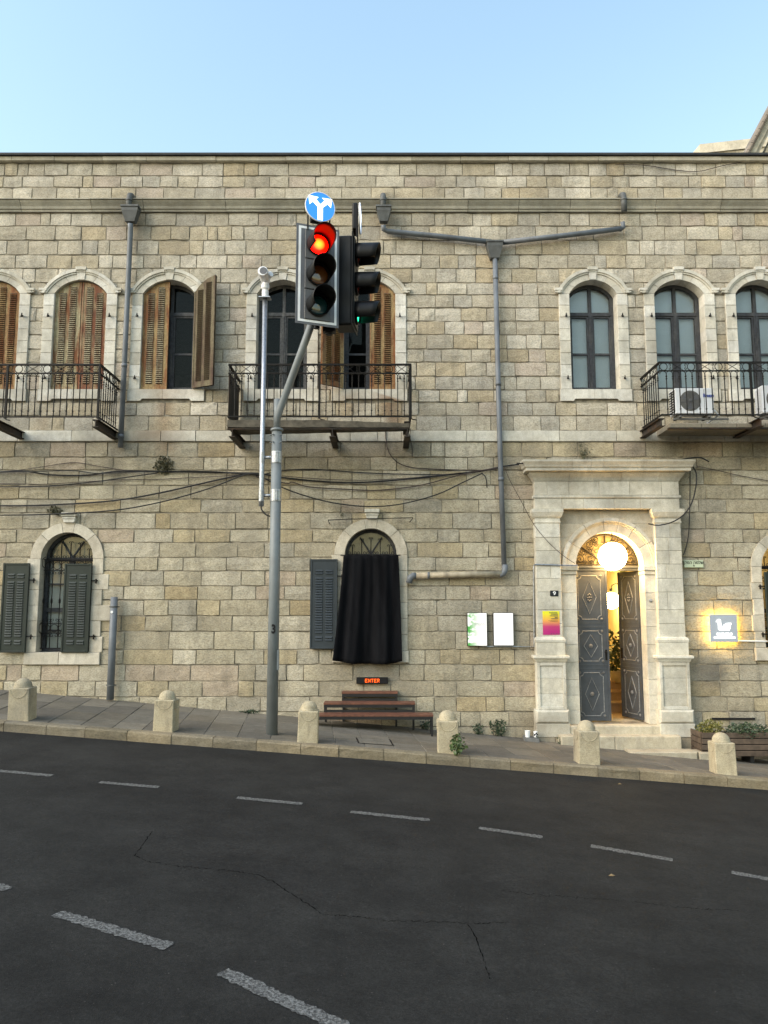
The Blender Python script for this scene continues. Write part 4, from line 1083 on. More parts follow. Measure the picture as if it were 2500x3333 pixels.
# ================================================================== BALCONIES
BD=.92; BY=WALL-BD
def balcony(x0,x1,yt,ym,yb,side_l,side_r,post_px=(),beams=(),floor=None,closed_l=False):
    zt,zm,zb=PZ(yt,BY),PZ(ym,BY),PZ(yb,BY)
    rl=MB()
    segs=[((x0,BY),(x1,BY))]
    if side_l: segs.append(((x0,BY),(x0,WALL-.01)))
    if side_r: segs.append(((x1,BY),(x1,WALL-.01)))
    for a,b in segs:
        for z,h,t in ((zt,.028,.017),(zm,.018,.012),(zb,.018,.012)):
            if a[1]==b[1]: rl.box(a[0]-.01,b[0]+.01,a[1]-t,a[1]+t,z-h/2,z+h/2)
            else: rl.box(a[0]-t,a[0]+t,a[1]+.0165,b[1],z-h/2,z+h/2)
    bal=mk('balcony',rl,M['iron'],bld)
    base=MB()
    def bar(m,x,y):
        m.tube([(x,y,zb),(x,y,zm-.055)],.0085,6)
        for z in (zm-.09,zm-.13,zb+.095): m.tube([(x,y,z-.012),(x,y,z),(x,y,z+.012)],[.008,.018,.008],6)
    fr=MB()
    for a,b in segs:
        L=hypot(b[0]-a[0],b[1]-a[1]); n=max(2,round(L/.102)); ux,uy=(b[0]-a[0])/L,(b[1]-a[1])/L
        for i in range(1,n):
            x=a[0]+ux*L*i/n; y=a[1]+uy*L*i/n; m=MB(); bar(m,x,y); mk('baluster',m,M['iron'],bal)
        for i in range(n):       # small arches joining the bars
            c=L*(i+.5)/n; r=L/n/2; pts=[(a[0]+ux*(c+r*cos(pi*k/8)),a[1]+uy*(c+r*cos(pi*k/8)),zm-.055+.05*sin(pi*k/8)) for k in range(9)]
            fr.tube(pts,.006,5)
        k=max(1,round(L/.43)); h=zt-zm; zc=(zt+zm)/2
        for i in range(k):
            s0=L*i/k; s1=L*(i+1)/k; r=h*.44
            P=lambda s,z:(a[0]+ux*s,a[1]+uy*s,z)
            cc=s0+r+.004
            fr.tube([P(cc+r*cos(2*pi*q/14),zc+r*sin(2*pi*q/14)) for q in range(14)],.0065,5,closed=True)
            xa,xb=cc+r+.03,s1-.03
            fr.tube([P(xa+.02,zm),P(xb-.02,zt)],.0055,5); fr.tube([P(xa+.02,zt),P(xb-.02,zm)],.0055,5)
            for sc,dr in ((xa+.008,1),(xb+.01,-1)):
                for up in (1,-1):
                    fr.tube([P(p[0],p[1]) for p in spiral(sc,zc+up*h*.22,.024,1.0,-up*pi/2,up*dr,9)],.005,5)
    mk('scroll_frieze',fr,M['iron'],bal)
    for px in post_px:
        x=px; m=MB(); m.box(x-.016,x+.016,BY-.018,BY+.018,zb-.03,zt); m.tube([(x,BY,zb-.02),(x+.03,BY-.02,zb-.05),(x+.09,BY-.02,zb-.06)],.01,6); mk('rail_post',m,M['iron'],bal)
    if closed_l:
        m=MB(); m.box(x0-.006,x0+.004,BY+.02,WALL-.05,zb+.01,zm-.01); mk('side_sheet',m,M['beam'],bal)
    for (xb_,zt_b,zb_b) in beams:   # I beams running out from the wall
        m=MB(); w=.05; y0,y1=BY-.02,WALL+.02; zt2,zb2=zt_b,zb_b
        m.box(xb_-w,xb_+w,y0,y1,zt2-.012,zt2); m.box(xb_-w,xb_+w,y0,y1,zb2,zb2+.012); m.box(xb_-.008,xb_+.008,y0,y1,zb2+.012,zt2-.012)
        mk('bracket_beam',m,M['beam'],bal)
    if floor: floor(bal)
    return bal
Z1=PZ(1366,BY)-.0; Z2=PZ(1391,BY)
b1=balcony(PX(-420,1270,BY),PX(322,1270,BY),1187,1215,1357,True,True,post_px=(PX(22,1270,BY),PX(322,1270,BY)-.0),beams=((PX(312,1380,BY),Z1,Z2),(PX(-14,1380,BY),Z1,Z2),(PX(-400,1380,BY),Z1,Z2)))
def fl2(bal):
    zt,zb=PZ(1368,BY),PZ(1392,BY); x0,x1=PX(741,1380,BY),PX(1333,1380,BY); q=random.Random(2); n=24
    vs=[];fs=[]
    for i in range(n+1):
        t=i/n; x=x0+(x1-x0)*t; top=zt-(max(0,t-.35)/.65)**1.5*.055+q.uniform(-.008,.006); bot=zb+q.uniform(-.002,.003)-.004*t
        vs+=[(x,BY-.03,top),(x,BY-.03+q.uniform(-.004,.004),bot),(x,BY+.26+.3*(1-t),bot+.004),(x,BY+.26+.3*(1-t),top)]
    for i in range(n):
        for k in range(4): a=i*4+k;b_=i*4+(k+1)%4; fs.append((a,b_,b_+4,a+4))
    fs.append((0,3,2,1)); fs.append(tuple(n*4+k for k in range(4)))
    m=MB(); m.add(vs,fs); mk('floor_board',m,M['old_board'],bal)
    m=MB(); m.box(x0,x1-.01,BY-.012,BY+.02,zb-.03,zb-.008); mk('edge_angle',m,M['beam'],bal)
Z3=PZ(1396,BY); Z4=Z3-.13
b2=balcony(PX(744,1270,BY),PX(1337,1270,BY),1187,1215,1356,True,True,post_px=(PX(1040,1270,BY),PX(1337,1270,BY)),beams=((PX(756,1400,BY),Z3,Z4),(PX(1082,1400,BY),Z3,Z4),(PX(1326,1400,BY),Z3+.12,Z4)),floor=fl2,closed_l=True)
def fl3(bal):
    x0=PX(2180,1390,BY+.3); x1=PX(2700,1390,BY); z=PZ(1378,BY+.3)
    q=random.Random(4); x=x0
    while x<x1:
        L=q.uniform(.45,.75); m=MB(); m.col=(.26,.24,.20); m.block(x,x+L-.006,BY+.28,WALL-.0,z-.075+q.uniform(-.004,.004),z,.01); mk('floor_slab',m,M['dressed'],bal); x+=L
    m=MB(); m.box(x0-.04,x1,BY+.24,BY+.30,z-.105,z-.08); mk('edge_angle',m,M['beam'],bal)
b3=balcony(PX(2150,1270,BY),PX(2780,1270,BY),1180,1207,1350,True,True,post_px=(PX(2446,1270,BY),),beams=((PX(2152,1380,BY),PZ(1362,BY),PZ(1388,BY)),(PX(2476,1380,BY),PZ(1362,BY),PZ(1388,BY)),(PX(2760,1380,BY),PZ(1362,BY),PZ(1388,BY))),floor=fl3)

# ================================================================== THINGS ON THE FACADE
def ac(xp,yp0,yp1,wm,label,Yc,side_only=False,word=True):
    z0=PZ(yp1,Yc); h=PZ(yp0,Yc)-z0; x0=PX(xp,(yp0+yp1)/2,Yc); w=wm; d=.26
    t=thing('air_conditioner',label,'air conditioner',(x0+w/2,Yc+d/2,z0),'outdoor air conditioner units on the balcony')
    m=MB(); m.box(x0,x0+w,Yc,Yc+d,z0,z0+h); bevel(mk('casing',m,M['ac_white'],t),.012,2)
    cx,cz,r=x0+w*.39,z0+h*.5,h*.40
    m=MB(); m.lathe([(r,0),(r,-.006),(r*.93,-.004),(.001,-.003)],(cx,Yc-.001,cz),32,'Y'); mk('fan_recess',m,M['grey_slab'],t)
    g=MB()
    for k in range(1,6): g.tube([(cx+r*.97*k/6*cos(a*pi/12),Yc-.014,cz+r*.97*k/6*sin(a*pi/12)) for a in range(24)],.0022,4,closed=True)
    for k in range(8): a=k*pi/4+.2; g.tube([(cx,Yc-.014,cz),(cx+r*cos(a),Yc-.012,cz+r*sin(a))],.003,4)
    g.lathe([(r*.16,0),(r*.12,-.01)],(cx,Yc-.014,cz),12,'Y'); mk('fan_guard',g,M['board_dark'],t)
    fb=MB()
    for k in range(3):
        a=k*2*pi/3+.5; fb.add([(cx+.03*cos(a),Yc-.006,cz+.03*sin(a)),(cx+r*.85*cos(a-.35),Yc-.005,cz+r*.85*sin(a-.35)),(cx+r*.85*cos(a+.35),Yc-.008,cz+r*.85*sin(a+.35))],[(0,1,2)])
    mk('fan_blades',fb,M['board'],t)
    m=MB(); m.box(x0+w*.745,x0+w*.755,Yc-.003,Yc-.0005,z0+.02,z0+h-.02); mk('panel_seam',m,M['grey_slab'],t)
    if word: text('Breeze',.085,'lettering',m_plain('blue_lettering',(.02,.05,.30),.5),t,(x0+w*.865,Yc-.004,z0+h*.70),xs=.75,bold=.002)
    m=MB()
    for k in range(9): zz=z0+h*(.1+.8*k/8); m.box(x0-.012,x0-.001,Yc+.02,Yc+d-.02,zz-.007,zz+.007)
    m.box(x0-.014,x0-.002,Yc+.01,Yc+.025,z0+.03,z0+h-.03); m.box(x0-.014,x0-.002,Yc+d*.5,Yc+d*.5+.012,z0+.03,z0+h-.03); mk('side_grille',m,M['black_plastic'] if not side_only else M['ac_white'],t)
    m=MB(); m.box(x0+.06,x0+.1,Yc-.01,Yc+d+.02,z0-.06,z0-.001); m.box(x0+w-.1,x0+w-.06,Yc-.01,Yc+d+.02,z0-.06,z0-.001); m.box(x0-.02,x0+w+.25,Yc+.05,Yc+.09,z0-.09,z0-.061); mk('foot_rail',m,M['grey_slab'],t)
    m=MB(); m.tube([(x0+w-.01,Yc+.12,z0+h*.2),(x0+w+.05,Yc+.1,z0+h*.18),(x0+w+.12,Yc+.12,z0-.0),(x0+w+.1,WALL-.03,z0-.04)],.014,6); mk('refrigerant_pipe',m,M['white_plastic'],t)
ac(2198,1263,1346,.63,'white air conditioner with blue lettering standing behind the balcony railing',WALL-.62)
ac(2482,1254,1344,.63,'white air conditioner at the frame edge with its dark side grille showing',WALL-.70,True,False)

# ---- downpipes
def hopper(m,xc,zc,w,h,yb):
    d=.16; m.add([(xc-w/2,yb,zc+h/2),(xc+w/2,yb,zc+h/2),(xc+w/2,yb-d,zc+h/2),(xc-w/2,yb-d,zc+h/2),
      (xc-w/2,yb,zc+h*.25),(xc+w/2,yb,zc+h*.25),(xc+w/2,yb-d,zc+h*.25),(xc-w/2,yb-d,zc+h*.25),
      (xc-w*.28,yb,zc-h/2),(xc+w*.28,yb,zc-h/2),(xc+w*.28,yb-d*.75,zc-h/2),(xc-w*.28,yb-d*.75,zc-h/2)],
      [(0,1,2,3),(3,2,6,7),(2,1,5,6),(1,0,4,5),(0,3,7,4),(7,6,10,11),(6,5,9,10),(5,4,8,9),(4,7,11,8),(11,10,9,8)])
    m.box(xc-w/2-.015,xc+w/2+.015,yb-d-.015,yb,zc+h/2,zc+h/2+.03)
def outlet(m,xc,zt,zb,r=.05):
    m.tube([(xc,WALL+.0,zt),(xc,WALL-.10,zt),(xc,WALL-.17,zt-.035),(xc,WALL-.205,zt-.11),(xc,WALL-.205,zb)],r,12)
    m.tube([(xc,WALL-.205,zt-.13),(xc,WALL-.205,zt-.16)],r*1.15,12)
def clamp(m,p,q,r):
    m.tube([p,q],r,12)
# left
t=thing('downpipe','grey downpipe with a hopper beside the rusty shuttered windows, ending above the cables','downpipe',(PX(408,1100),WALL-.1,PZ(1456)))
x=PX(426,700); pr=.044
m=MB(); hopper(m,PX(425,699,WALL-.2),PZ(700,WALL-.2),.28,.25,WALL-.05-.06); mk('hopper',m,M['hopper'],t)
m=MB(); outlet(m,PX(421,640,WALL-.2),PZ(632,WALL-.15),PZ(690,WALL-.2)); mk('outlet_elbow',m,M['hopper'],t,smooth=True)
m=MB(); m.tube([at(424,726,WALL-.19),at(425,745,WALL-.15),at(423,790,WALL-.13),at(409,1100,WALL-.09),at(392,1456,WALL-.09)],pr,14); mk('pipe',m,M['pipe'],t,smooth=True)
for yy,xx in ((960,416),(1190,405),(1420,394)): m=MB(); a=at(xx,yy,WALL-.09); m.tube([(a[0],a[1],a[2]-.03),(a[0],a[1],a[2]+.03)],pr*1.12,14); mk('pipe_collar',m,M['pipe'],t,smooth=True)
# right: two outlets joined in a collecting hopper, one pipe down to an elbow run
t=thing('downpipe','grey forked downpipe gathering two roof outlets into one long drop beside the portal','downpipe',(PX(1641,1860),WALL-.1,PZ(1896)))
m=MB(); hopper(m,PX(1249,700,WALL-.2),PZ(700,WALL-.2),.24,.24,WALL-.11); mk('hopper',m,M['hopper'],t); m=MB(); hopper(m,PX(1611,812,WALL-.15),PZ(814,WALL-.15),.27,.27,WALL-.03); mk('hopper',m,M['hopper'],t)
m=MB(); outlet(m,PX(1247,640,WALL-.2),PZ(632,WALL-.15),PZ(690,WALL-.2)); mk('outlet_elbow',m,M['hopper'],t,smooth=True); m=MB(); outlet(m,PX(2030,640,WALL-.2),PZ(630,WALL-.15),PZ(688,WALL-.2)); mk('outlet_elbow',m,M['hopper'],t,smooth=True)
m=MB(); m.tube([at(1248,732,WALL-.17),at(1249,746,WALL-.14),at(1262,753,WALL-.10),at(1420,768,WALL-.10),at(1600,788,WALL-.10)],.045,12)
m.tube([at(1618,791,WALL-.1),at(1800,771,WALL-.10),at(2024,744,WALL-.10)],.045,12); m.tube([at(2016,748,WALL-.1),at(2029,740,WALL-.1),at(2026,722,WALL-.12)],.04,12); mk('branch_pipe',m,M['pipe'],t,smooth=True)
m=MB(); m.tube([at(1611,838,WALL-.10),at(1628,1480,WALL-.09),at(1641,1840,WALL-.09)],.043,14); mk('pipe',m,M['pipe'],t,smooth=True)
for yy,xx in ((905,1613),(1250,1622),(1560,1631)): m=MB(); a=at(xx,yy,WALL-.095); m.tube([(a[0],a[1],a[2]-.03),(a[0],a[1],a[2]+.03)],.049,14); mk('pipe_collar',m,M['pipe'],t,smooth=True)
m=MB(); a=at(1643,1838,WALL-.09); m.tube([(a[0],a[1],a[2]),(a[0],a[1],a[2]-.10),(a[0]-.03,a[1],a[2]-.15),(a[0]-.09,a[1],a[2]-.165)],.051,14); mk('bend_elbow',m,M['pipe'],t,smooth=True)
m=MB(); m.tube([at(1636,1868,WALL-.09),at(1350,1874,WALL-.09)],.05,14); mk('stained_pipe',m,M['pipe_stain'],t,smooth=True)
m=MB(); a=at(1354,1874,WALL-.09); m.tube([a,(a[0]-.05,a[1],a[2]),(a[0]-.10,a[1],a[2]-.04),(a[0]-.115,a[1],a[2]-.12)],.054,14); mk('end_elbow',m,M['pipe'],t,smooth=True); m=MB(); b=at(1395,1873,WALL-.09); m.tube([(b[0]-.02,b[1],b[2]),(b[0]+.015,b[1],b[2])],  .056,14); mk('pipe_ring',m,M['pipe'],t,smooth=True)
# short standing pipe by the left window
a=at(358,2290,WALL-.12); gz=wall_base(a[0])
t=thing('standpipe','short open grey pipe standing against the wall beside the green shuttered window','pipe',(a[0],WALL-.12,gz))
z1=PZ(1943,WALL-.12); m=MB()
xt=a[0]; m.tube([(xt,WALL-.12,gz+.02),(xt,WALL-.12,z1)],.058,16); mk('pipe',m,M['pipe'],t,smooth=True)
m=MB(); m.tube([(xt,WALL-.12,z1-.01),(xt,WALL-.12,z1+.001)],.05,16); mk('pipe_mouth',m,M['black_plastic'],t)
for z in (z1-.16,gz+.25): m=MB(); m.tube([(xt,WALL-.12,z-.012),(xt,WALL-.12,z+.012)],.063,16); m.box(xt-.085,xt+.085,WALL-.10,WALL-.09,z-.01,z+.01); mk('pipe_clamp',m,M['hopper'],t)
m=MB(); z=PZ(1992,WALL-.12); m.lathe([(.022,0),(.022,-.004),(.001,-.005)],(xt-.01,WALL-.178,z),14,'Y'); mk('sticker',m,M['white_plastic'],t)

# ---- cables
def smooth_path(P,n=6):
    out=[]
    for i in range(len(P)-1):
        p0=P[max(0,i-1)];p1=P[i];p2=P[i+1];p3=P[min(len(P)-1,i+2)]
        for k in range(n):
            t=k/n
            out.append(tuple(.5*((2*b)+(-a+c)*t+(2*a-5*b+4*c-d)*t*t+(-a+3*b-3*c+d)*t**3) for a,b,c,d in zip(p0,p1,p2,p3)))
    out.append(tuple(P[-1])); return out
Q4=lambda x,y:(x*.5124,1400+y*.5124)
Q5=lambda x,y:(800+x*.5425,1400+y*.5425)
Q6=lambda x,y:(1600+x*.5425,1400+y*.5425)
def cable(pts,r,label,Yd=.05,mat='cable',group=None,seed=0):
    q=random.Random(seed); P=[at(p[0],p[1],WALL-Yd-(.012*sin(i*1.7+seed))) for i,p in enumerate(pts)]
    m=MB(); m.tube(smooth_path(P),r,6); c=P[0]
    return single('cable',m,M[mat],label,'cable',(c[0],c[1],c[2]),group)
GC='cables strung along the facade between the storeys'
LC='thin dark cable strung along the stone wall between the two storeys'
cable([(-760,1530),(-400,1540),(-60,1534)]+[Q4(*p) for p in ((0,265),(140,258),(330,284),(560,285),(740,262),(960,262),(1150,265),(1560,272),(1659,278))]+[Q5(*p) for p in ((230,285),(420,305),(650,315),(900,300),(1150,275),(1400,245),(1540,218),(1640,205))],.013,'thick black cable bundle running along the wall from the frame edge to the portal cornice',.05,seed=1)
cable([(-760,1536),(-400,1546),(-60,1540)]+[Q4(*p) for p in ((0,268),(240,262),(470,258),(620,275),(800,268),(1000,262),(1340,262),(1500,275),(1659,280))],.008,'thin dark cable running nearly level through the plant rooted in the wall joint',.065,'cable',GC,2)
cable([(-760,1581),(-400,1591),(-60,1585)]+[Q4(*p) for p in ((0,360),(300,355),(600,328),(800,300),(1000,272))],.010,'dark cable dipping left of the wall plant under the upper cable run',.06,'cable',GC,3)
cable([(-760,1570)]+[Q4(*p) for p in ((0,340),(300,342),(700,318),(1000,312),(1200,302),(1400,292),(1560,280))],.0055,'hair thin brown wire hanging under the cables left of the traffic light pole',.045,'cable2',GC,4)
cable([(-760,1642),(-400,1652),(-60,1646)]+[Q4(*p) for p in ((0,480),(300,476),(700,450),(1000,402),(1400,312),(1560,280),(1640,284))],.014,'thick black cable rising from above the green shuttered window to the traffic light pole',.06,seed=5)
cable([(-760,1673),(-400,1683),(-60,1677)]+[Q4(*p) for p in ((0,540),(300,535),(700,512),(1000,462),(1300,380),(1500,303),(1570,280))],.012,'black cable passing just over the keystone corbel of the green shuttered window',.11,seed=6)
cable([Q4(*p) for p in ((60,262),(250,236),(465,206),(620,228),(850,262),(1000,266))],.0055,'faint brown wire peaking above the cable run over the green shuttered window',.045,'cable2',GC,7)
cable([Q5(*p) for p in ((60,275),(230,243),(410,235),(700,255),(1000,265),(1300,262),(1540,222))],.009,'dark upper cable of the run between the traffic light pole and the portal',.045,'cable',GC,8)
cable([Q5(*p) for p in ((60,278),(240,318),(280,312),(380,340),(600,354),(800,360),(1050,330),(1300,265),(1500,228))],.010,'brown wavy cable in the middle of the run above the curtain rod',.055,'cable2',GC,9)
cable([Q5(*p) for p in ((90,278),(250,357),(450,420),(620,450),(780,458),(950,440),(1150,385),(1300,315),(1420,258))],.011,'black cable sagging lowest just above the keystone corbel of the curtained window',.115,seed=10)
cable([Q5(*p) for p in ((838,-5),(850,110),(900,185),(980,220),(1100,232),(1400,242),(1520,222))],.009,'brown cable looping down from under the balcony into the cable bundle',.05,'cable2',None,11)
cable([Q5(*p) for p in ((1415,258),(1440,285),(1448,345))],.010,'loose cut cable end hanging down beside the grey forked downpipe',.06,seed=12)
cable([Q5(*p) for p in ((100,262),(400,290),(700,300),(1000,285),(1300,255))],.006,'faint brown wire between the two main cables right of the pole',.05,'cable2',GC,13)
cable([Q5(*p) for p in ((990,-10),(985,40),(998,100),(1000,160))],.007,'short pale wire hanging below the corner of the middle balcony',.05,'cable2',None,14)
PYd=.40
cable([Q6(*p) for p in ((150,200),(400,196),(700,183),(900,190),(1110,180),(1190,168),(1255,166),(1305,190))],.012,'black cable lying along the top of the portal cornice',.30,seed=15)
cable([Q6(*p) for p in ((1205,215),(1228,260),(1226,340),(1200,440),(1150,510),(1080,553),(1000,571),(940,562))],.011,'black cable curling down the portal side to its capital',.225,seed=16)
cable([Q6(*p) for p in ((1192,215),(1190,400),(1186,560),(1180,640),(1165,710),(1150,750))],.008,'thin dark cable hanging straight down beside the portal towards the street name sign',.05,seed=17)
cable([Q6(*p) for p in ((75,215),(110,300),(180,430),(250,560),(330,660),(420,745),(500,800))],.005,'thin wire slanting across the portal pilaster to the door lintel',.19,'cable2',None,18)
cable([Q6(*p) for p in ((1230,215),(1350,240),(1500,275),(1700,310))],.006,'thin wire running from the portal cornice towards the lit window',.05,'cable2',None,19)
cable([(2003,536),(2100,538),(2190,552),(2270,558),(2350,540),(2440,522)],.006,'thin wire drooping below the coping of the parapet',.035,'cable2',None,20)
# conduits
def conduit(pts,r,label,mat,Yd):
    P=[at(p[0],p[1],WALL-(p[2] if len(p)>2 else Yd)) for p in pts]; m=MB(); m.tube(P,r,8); c=P[0]; return single('conduit',m,M[mat],label,'conduit',(c[0],c[1],c[2]))
conduit([Q6(*p)+(yd,) for p,yd in (((515,812),.17),((415,811),.17),((262,806),.17),((256,806),.03),((252,830),.03),((256,1299),.03),((120,1299),.03),((-70,1298),.03))],.012,'grey conduit running down beside the portal to the lit menu boxes','galv',.18)
conduit([(2398,2086),(2460,2087),(2560,2088)],.012,'white conduit feeding the backlit bird sign','white_plastic',.03)
# iron rod bracket over the curtained window
P=[at(1074,1706,WALL-.02),at(1068,1693,WALL-.14),at(1130,1690,WALL-.14),at(1345,1685,WALL-.14),at(1334,1699,WALL-.02)]
m=MB(); m.tube(P,.008,6); single('curtain_rod',m,M['iron'],'thin rusty iron rod bracket fixed over the curtained window','rod',P[0])

# ---- black curtain
def curtain():
    ztop=PZ(1808,WALL-.09); zbot=PZ(2158,WALL-.12); n=70; k=26; vs=[];fs=[]
    q=random.Random(8); ph=[q.uniform(0,6.28) for _ in range(6)]
    xl0,xr0=PX(1119,1809),PX(1296,1809); xl1,xr1=PX(1083,2152,WALL-.1),PX(1309,2153,WALL-.1)
    for j in range(k+1):
        t=j/k
        for i in range(n+1):
            s=i/n; bow=1-.25*(1-t)*t*4*.35
            xl=xl0+(xl1-xl0)*(t**1.25); xr=xr0+(xr1-xr0)*(t**.75)
            x=xl+(xr-xl)*s
            amp=.010+.040*t
            y=WALL-.11-.03*t - amp*(sin(s*19+ph[0]+1.2*sin(s*5+ph[4]))+.5*sin(s*43+ph[1])*(1-.5*t)+.7*sin(s*9+ph[2])*t)
            z=ztop+(zbot-ztop)*t + (.010*sin(s*36+ph[3]) if j==0 else 0) + t*(.045*(1-min(1,s/.28)) + .035*max(0,(s-.88)/.12) - .016*sin(s*3.1))
            vs.append((x,y,z))
    W=n+1
    for j in range(k):
        for i in range(n): fs.append((j*W+i,(j+1)*W+i,(j+1)*W+i+1,j*W+i+1))
    m=MB(); m.add(vs,fs)
    o=single('curtain',m,M['cloth'],'black cloth curtain hung over the arched window above the wooden steps','curtain',((xl0+xr0)/2,WALL-.1,zbot),smooth=True)
    solid(o,.006)
    r=MB(); r.tube([(xl0-.05,WALL-.07,ztop+.004),(xr0+.04,WALL-.07,ztop+.008)],.009,8)
    for i in range(7): x=xl0+.03+(xr0-xl0-.06)*i/6; r.tube([(x,WALL-.07,ztop+.018),(x+.004,WALL-.085,ztop+.006),(x,WALL-.10,ztop-.02)],.005,5)
    mk('curtain_rail',r,M['iron'],o)
curtain()

# ---- globe lamp in the portal
gl=at(1994,1811,WALL+.02); GR=.235
m_globe=m_emit('lit_globe_glass',(1.0,.60,.21),33)
t=thing('globe_lamp','large lit white globe lamp hanging in the arch above the door','lamp',(gl[0],gl[1],gl[2]-GR))
def sphere(m,c,r,nu=28,nv=16):
    prof=[(max(.0005,r*sin(pi*i/nv)),-r*cos(pi*i/nv)) for i in range(nv+1)]; m.lathe(prof,c,nu)
m=MB(); sphere(m,gl,GR); mk('globe',m,m_globe,t,smooth=True)
m=MB(); zt=P_SP+AR_I; m.tube([(gl[0],gl[1],gl[2]+GR+.0),(gl[0],gl[1],gl[2]+GR+.035)],.04,12); mk('lamp_cap',m,M['iron'],t)
m=MB(); m.tube([(gl[0],gl[1],gl[2]+GR+.03),(gl[0],gl[1],zt+.03)],.006,6); m.tube([(gl[0]+.02,gl[1],zt-.05),(gl[0]-.02,gl[1]-.03,zt-.07),(gl[0]+.05,gl[1]-.03,zt-.1)],.006,6); mk('lamp_hanger',m,M['iron'],t)
il=at(1990,1955,WALL+2.6); 
t=thing('globe_lamp','smaller lit globe lamp glowing in the yellow hallway','lamp',(il[0],il[1],il[2]-.16))
m=MB(); sphere(m,il,.165); mk('globe',m,m_emit('lit_hall_globe',(1.0,.72,.26),50.0),t,smooth=True)
m=MB(); m.tube([(il[0],il[1],il[2]+.15),(il[0],il[1],il[2]+.24)],.03,10); m.tube([(il[0],il[1],il[2]+.2),(il[0]+.02,il[1],il[2]+.30),(il[0]+.1,il[1],il[2]+.34),(il[0]+.22,il[1],il[2]+.33)],.008,6); mk('lamp_bracket',m,M['iron'],t)
# lamp behind the lit window
o=LWn[2]; ll=(o.xc-.30,WALL+.75,o.zs+.12)
t=thing('room_lamp','warm lit lamp glowing behind the arched window with the green shutters','lamp',(ll[0],ll[1],ll[2]-.12))
m=MB(); sphere(m,ll,.12,20,10); mk('globe',m,m_emit('room_lamp_glass',(1.0,.66,.22),14),t,smooth=True)
m=MB(); m.tube([(ll[0],ll[1],ll[2]+.1),(ll[0],ll[1],ll[2]+.9)],.008,6); mk('lamp_cord',m,M['iron'],t)
m=MB(); a=o.xc-.8; m.box(a,a+1.7,WALL+1.2,WALL+1.3,o.zsill-.3,PZ(960*D)-.12); m.box(a-.1,a,WALL+.31,WALL+1.3,o.zsill-.3,PZ(960*D)-.12); m.box(a+1.7,a+1.8,WALL+.31,WALL+1.3,o.zsill-.3,PZ(960*D)-.12); mk('lit_room',m,M['hall_wall'],bld)

# ---- signs
def sign_box(name,x0,x1,y0,y1,Yf,depth,mat,label,cat,matside=None,group=None):
    a=at((x0+x1)/2,y1,Yf); z0,z1=PZ(y1,Yf),PZ(y0,Yf); xa,xb=PX(x0,(y0+y1)/2,Yf),PX(x1,(y0+y1)/2,Yf)
    t=thing(name,label,cat,(a[0],Yf+depth,z0),group)
    m=MB(); m.box(xa,xb,Yf,Yf+depth,z0,z1); bevel(mk('case',m,matside or M['black_plastic'],t),.006,2)
    f=MB(); f.box(xa+.008,xb-.008,Yf-.003,Yf+.0005,z0+.008,z1-.008)
    mk('face',f,mat,t)
    return t,xa,xb,z0,z1
def m_lightbox(name,green):
    m,nt,b=newmat(name); p=gpos(nt)
    if green:
        n=noise(nt,p,7,4,.6,stretch=(1,1,1.6)); f=ramp(nt,n,.44,.54); 
        sx=nd(nt,'ShaderNodeSeparateXYZ'); nt.links.new(p,sx.inputs[0]); x0=PX(1522,2050); mr=nd(nt,'ShaderNodeMapRange'); nt.links.new(sx.outputs[0],mr.inputs[0]); mr.inputs[1].default_value=x0+.02; mr.inputs[2].default_value=x0+.20; mr.inputs[3].default_value=1; mr.inputs[4].default_value=0
        mm=nd(nt,'ShaderNodeMath',operation='MULTIPLY'); nt.links.new(f,mm.inputs[0]); nt.links.new(mr.outputs[0],mm.inputs[1])
        c=mix(nt,mm.outputs[0],(1.0,1.0,.92),(.06,.36,.05)); nt.links.new(c,b.inputs['Emission Color'])
    else: b.inputs['Emission Color'].default_value=(1,1,.95,1)
    b.inputs['Emission Strength'].default_value=.62; b.inputs['Base Color'].default_value=(.03,.03,.03,1); b.inputs['Roughness'].default_value=.3; return m
t,xa,xb,z0,z1=sign_box('menu_light_box',1521,1586,1994,2103,WALL-.09,.085,m_lightbox('lit_poster_face',True),'lit white menu box with green leaf print','light box')
m=MB(); q=random.Random(5)
for r in range(3):
    x=xa+.12
    while x<xb-.05: L=q.uniform(.008,.03); m.box(x,x+L,WALL-.0955,WALL-.0935,z1-.18-r*.018-.004,z1-.18-r*.018+.003); x+=L+.008
mk('print_marks',m,M['hopper'],t)
t,xa,xb,z0,z1=sign_box('menu_light_box',1606,1672,1994,2102,WALL-.09,.085,m_lightbox('lit_plain_face',False),'lit plain white menu box next to the portal','light box')
m=MB()
for r,(a,L) in enumerate(((.05,.06),(.07,.02),(.06,.05),(.05,.03))): m.box(xa+a,xa+a+L,WALL-.0955,WALL-.0935,z0+.22-r*.03,z0+.224-r*.03)
mk('print_marks',m,M['grey_slab'],t)
# LED sign
t,xa,xb,z0,z1=sign_box('led_sign',1160,1263,2205,2226,WALL-.07,.065,M['moss'],'small black dot matrix sign reading ENTER in orange light','sign')
GL={'E':["11111","10000","10000","11110","10000","10000","11111"],'N':["10001","11001","10101","10101","10011","10001","10001"],'T':["11111","00100","00100","00100","00100","00100","00100"],'R':["11110","10001","10001","11110","10100","10010","10001"]}
m=MB(); px=.0082; W=5*6*px; cx=(xa+xb)/2+.008; x=cx-W/2; zc=(z0+z1)/2+3.5*px
for ch in 'ENTER':
    for r,row in enumerate(GL[ch]):
        for c,v in enumerate(row):
            if v=='1':
                X=x+c*px*.93; Z=zc-r*px; m.box(X,X+px*.86,WALL-.076,WALL-.0728,Z-px*.86,Z)
    x+=6*px
mk('lettering',m,m_emit('orange_led',(1.0,.10,.005),1.6),t)
